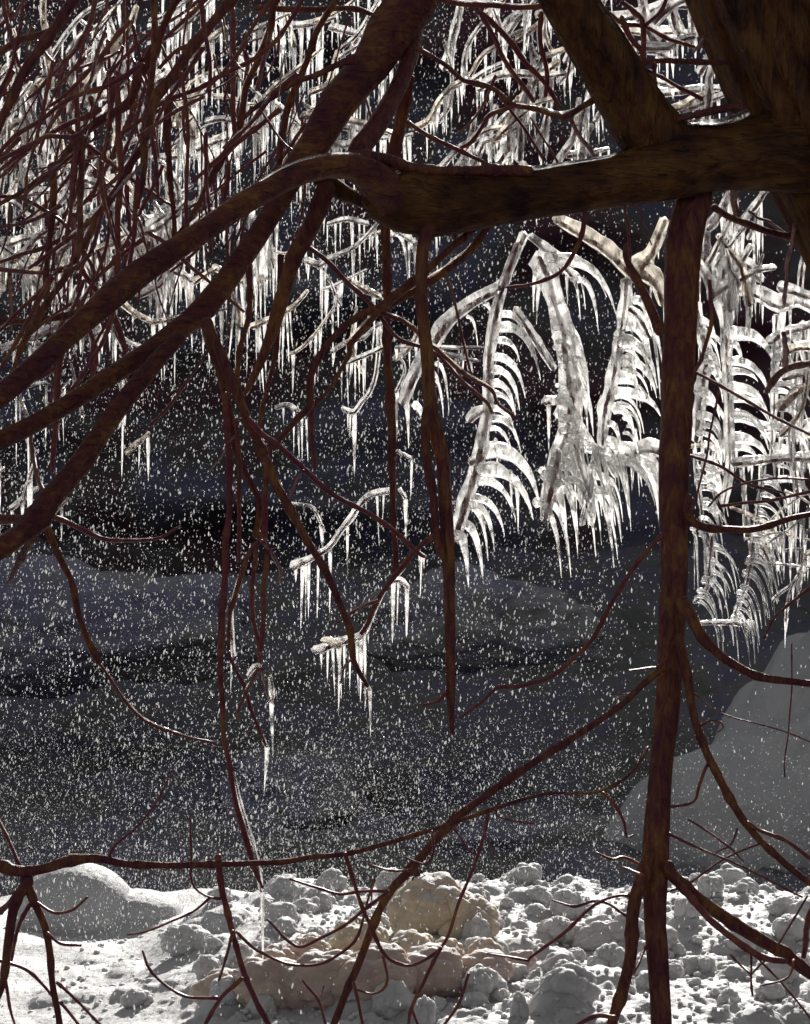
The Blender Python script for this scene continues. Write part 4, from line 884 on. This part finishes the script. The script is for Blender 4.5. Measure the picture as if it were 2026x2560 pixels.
column('short frond of fine ribs pressed against the hanging limb', [(1740, 1150, 7), (1750, 1240, 6), (1762, 1330, 5)], rs, 7.4, mat=ICE_DIM, rm=ICE_DIM)
# glaze of ice along the tops of the heavy limbs
def glaze(parent, path, d0, d1):
    P = pts3(path, d0, d1); SEED[0] += 1.9
    v_, f_ = tube(P, lump=.45, seed=SEED[0], sides=7, step=.014, fq=.5); link('ice_glaze', mesh('ice_glaze', v_, f_, ICE), parent)
glaze(limb, [(1530, 391, 2), (1440, 405, 4), (1326, 421, 5), (1240, 427, 4), (1190, 429, 2)], 6.05, 6.0)
glaze(limb, [(1060, 447, 2), (1090, 450, 6), (1130, 446, 5), (1170, 440, 2)], 5.96, 5.96)
glaze(arch, [(940, 396, 2), (880, 384, 4), (800, 388, 3), (720, 412, 3), (650, 452, 2)], 5.93, 5.7)
glaze(ldiag, [(1495, 10, 3), (1540, 75, 4), (1578, 140, 4), (1620, 215, 3), (1655, 282, 3)], 6.02, 6.1)
glaze(limb, [(1690, 304, 3), (1740, 306, 5), (1800, 304, 6), (1850, 292, 9), (1870, 280, 8)], 6.12, 6.1)

# ------------------------------------------------------------------ falling spray
ring = [(math.cos(a_), math.sin(a_)) for a_ in (0, 1.257, 2.513, 3.77, 5.027)]
oc = np.array([(0, 0, 1.25)] + [(c_ * .85, s_ * .85, .35) for c_, s_ in ring] + [(c_ * .9, s_ * .9, -.4) for c_, s_ in ring] + [(0, 0, -.95)], float)
of = [(0, 1 + k, 1 + (k + 1) % 5) for k in range(5)] + [(11, 6 + (k + 1) % 5, 6 + k) for k in range(5)]
for k in range(5): a_, b_ = 1 + k, 1 + (k + 1) % 5; of += [(a_, a_ + 5, b_ + 5), (a_, b_ + 5, b_)]
of = np.array(of)
def spray(name, n0, yr, zr, xl, sc_, sg, mx, label, right=.10, zpow=1.0):
    y = NR.uniform(yr[0], yr[1], n0); x = NR.uniform(-1.0, 1.0, n0) * y * .21; z = zr[0] + (zr[1] - zr[0]) * NR.uniform(0, 1, n0) ** zpow
    dens = np.clip(1.0 - (x / y) * xl, right, 1.0) * np.where(x / y > .09, .5, 1)
    cl = np.array([mn.noise(Vector((a_ * 1.3, b_ * .8, c_ * 1.6))) for a_, b_, c_ in zip(x, y, z)])
    dens *= np.clip(.85 + cl * 1.1, .25, 1)
    keep = NR.uniform(0, 1, n0) < dens
    x, y, z = x[keep], y[keep], z[keep]; n_ = len(x)
    s = np.minimum(sc_ * np.exp(NR.normal(0, sg, n_)), mx); el = NR.uniform(1.1, 3.2, n_)
    V = oc[None] * np.stack([s, s, s * el], 1)[:, None, :]
    V[:, :, 0] += V[:, :, 2] * NR.normal(.05, .16, n_)[:, None]
    V += np.stack([x, y, z], 1)[:, None, :]
    FF = (of[None] + (np.arange(n_) * 12)[:, None, None])
    tag(link(name, mesh_np(name, V.reshape(-1, 3), FF.reshape(-1, 3), DROP, True)), label, 'spray', None, 'stuff')
spray('water_droplets', 150000, (6.7, 10.6), (-.05, 3.8), 5.2, .00090, .60, .0030, 'bright falling droplets of spray in front of the dark cliff')
spray('fine_mist', 60000, (9.2, 10.9), (-.25, .7), 2.6, .0008, .4, .0014, 'fine mist of tiny droplets low over the back of the snow bank', .25, 1.8)
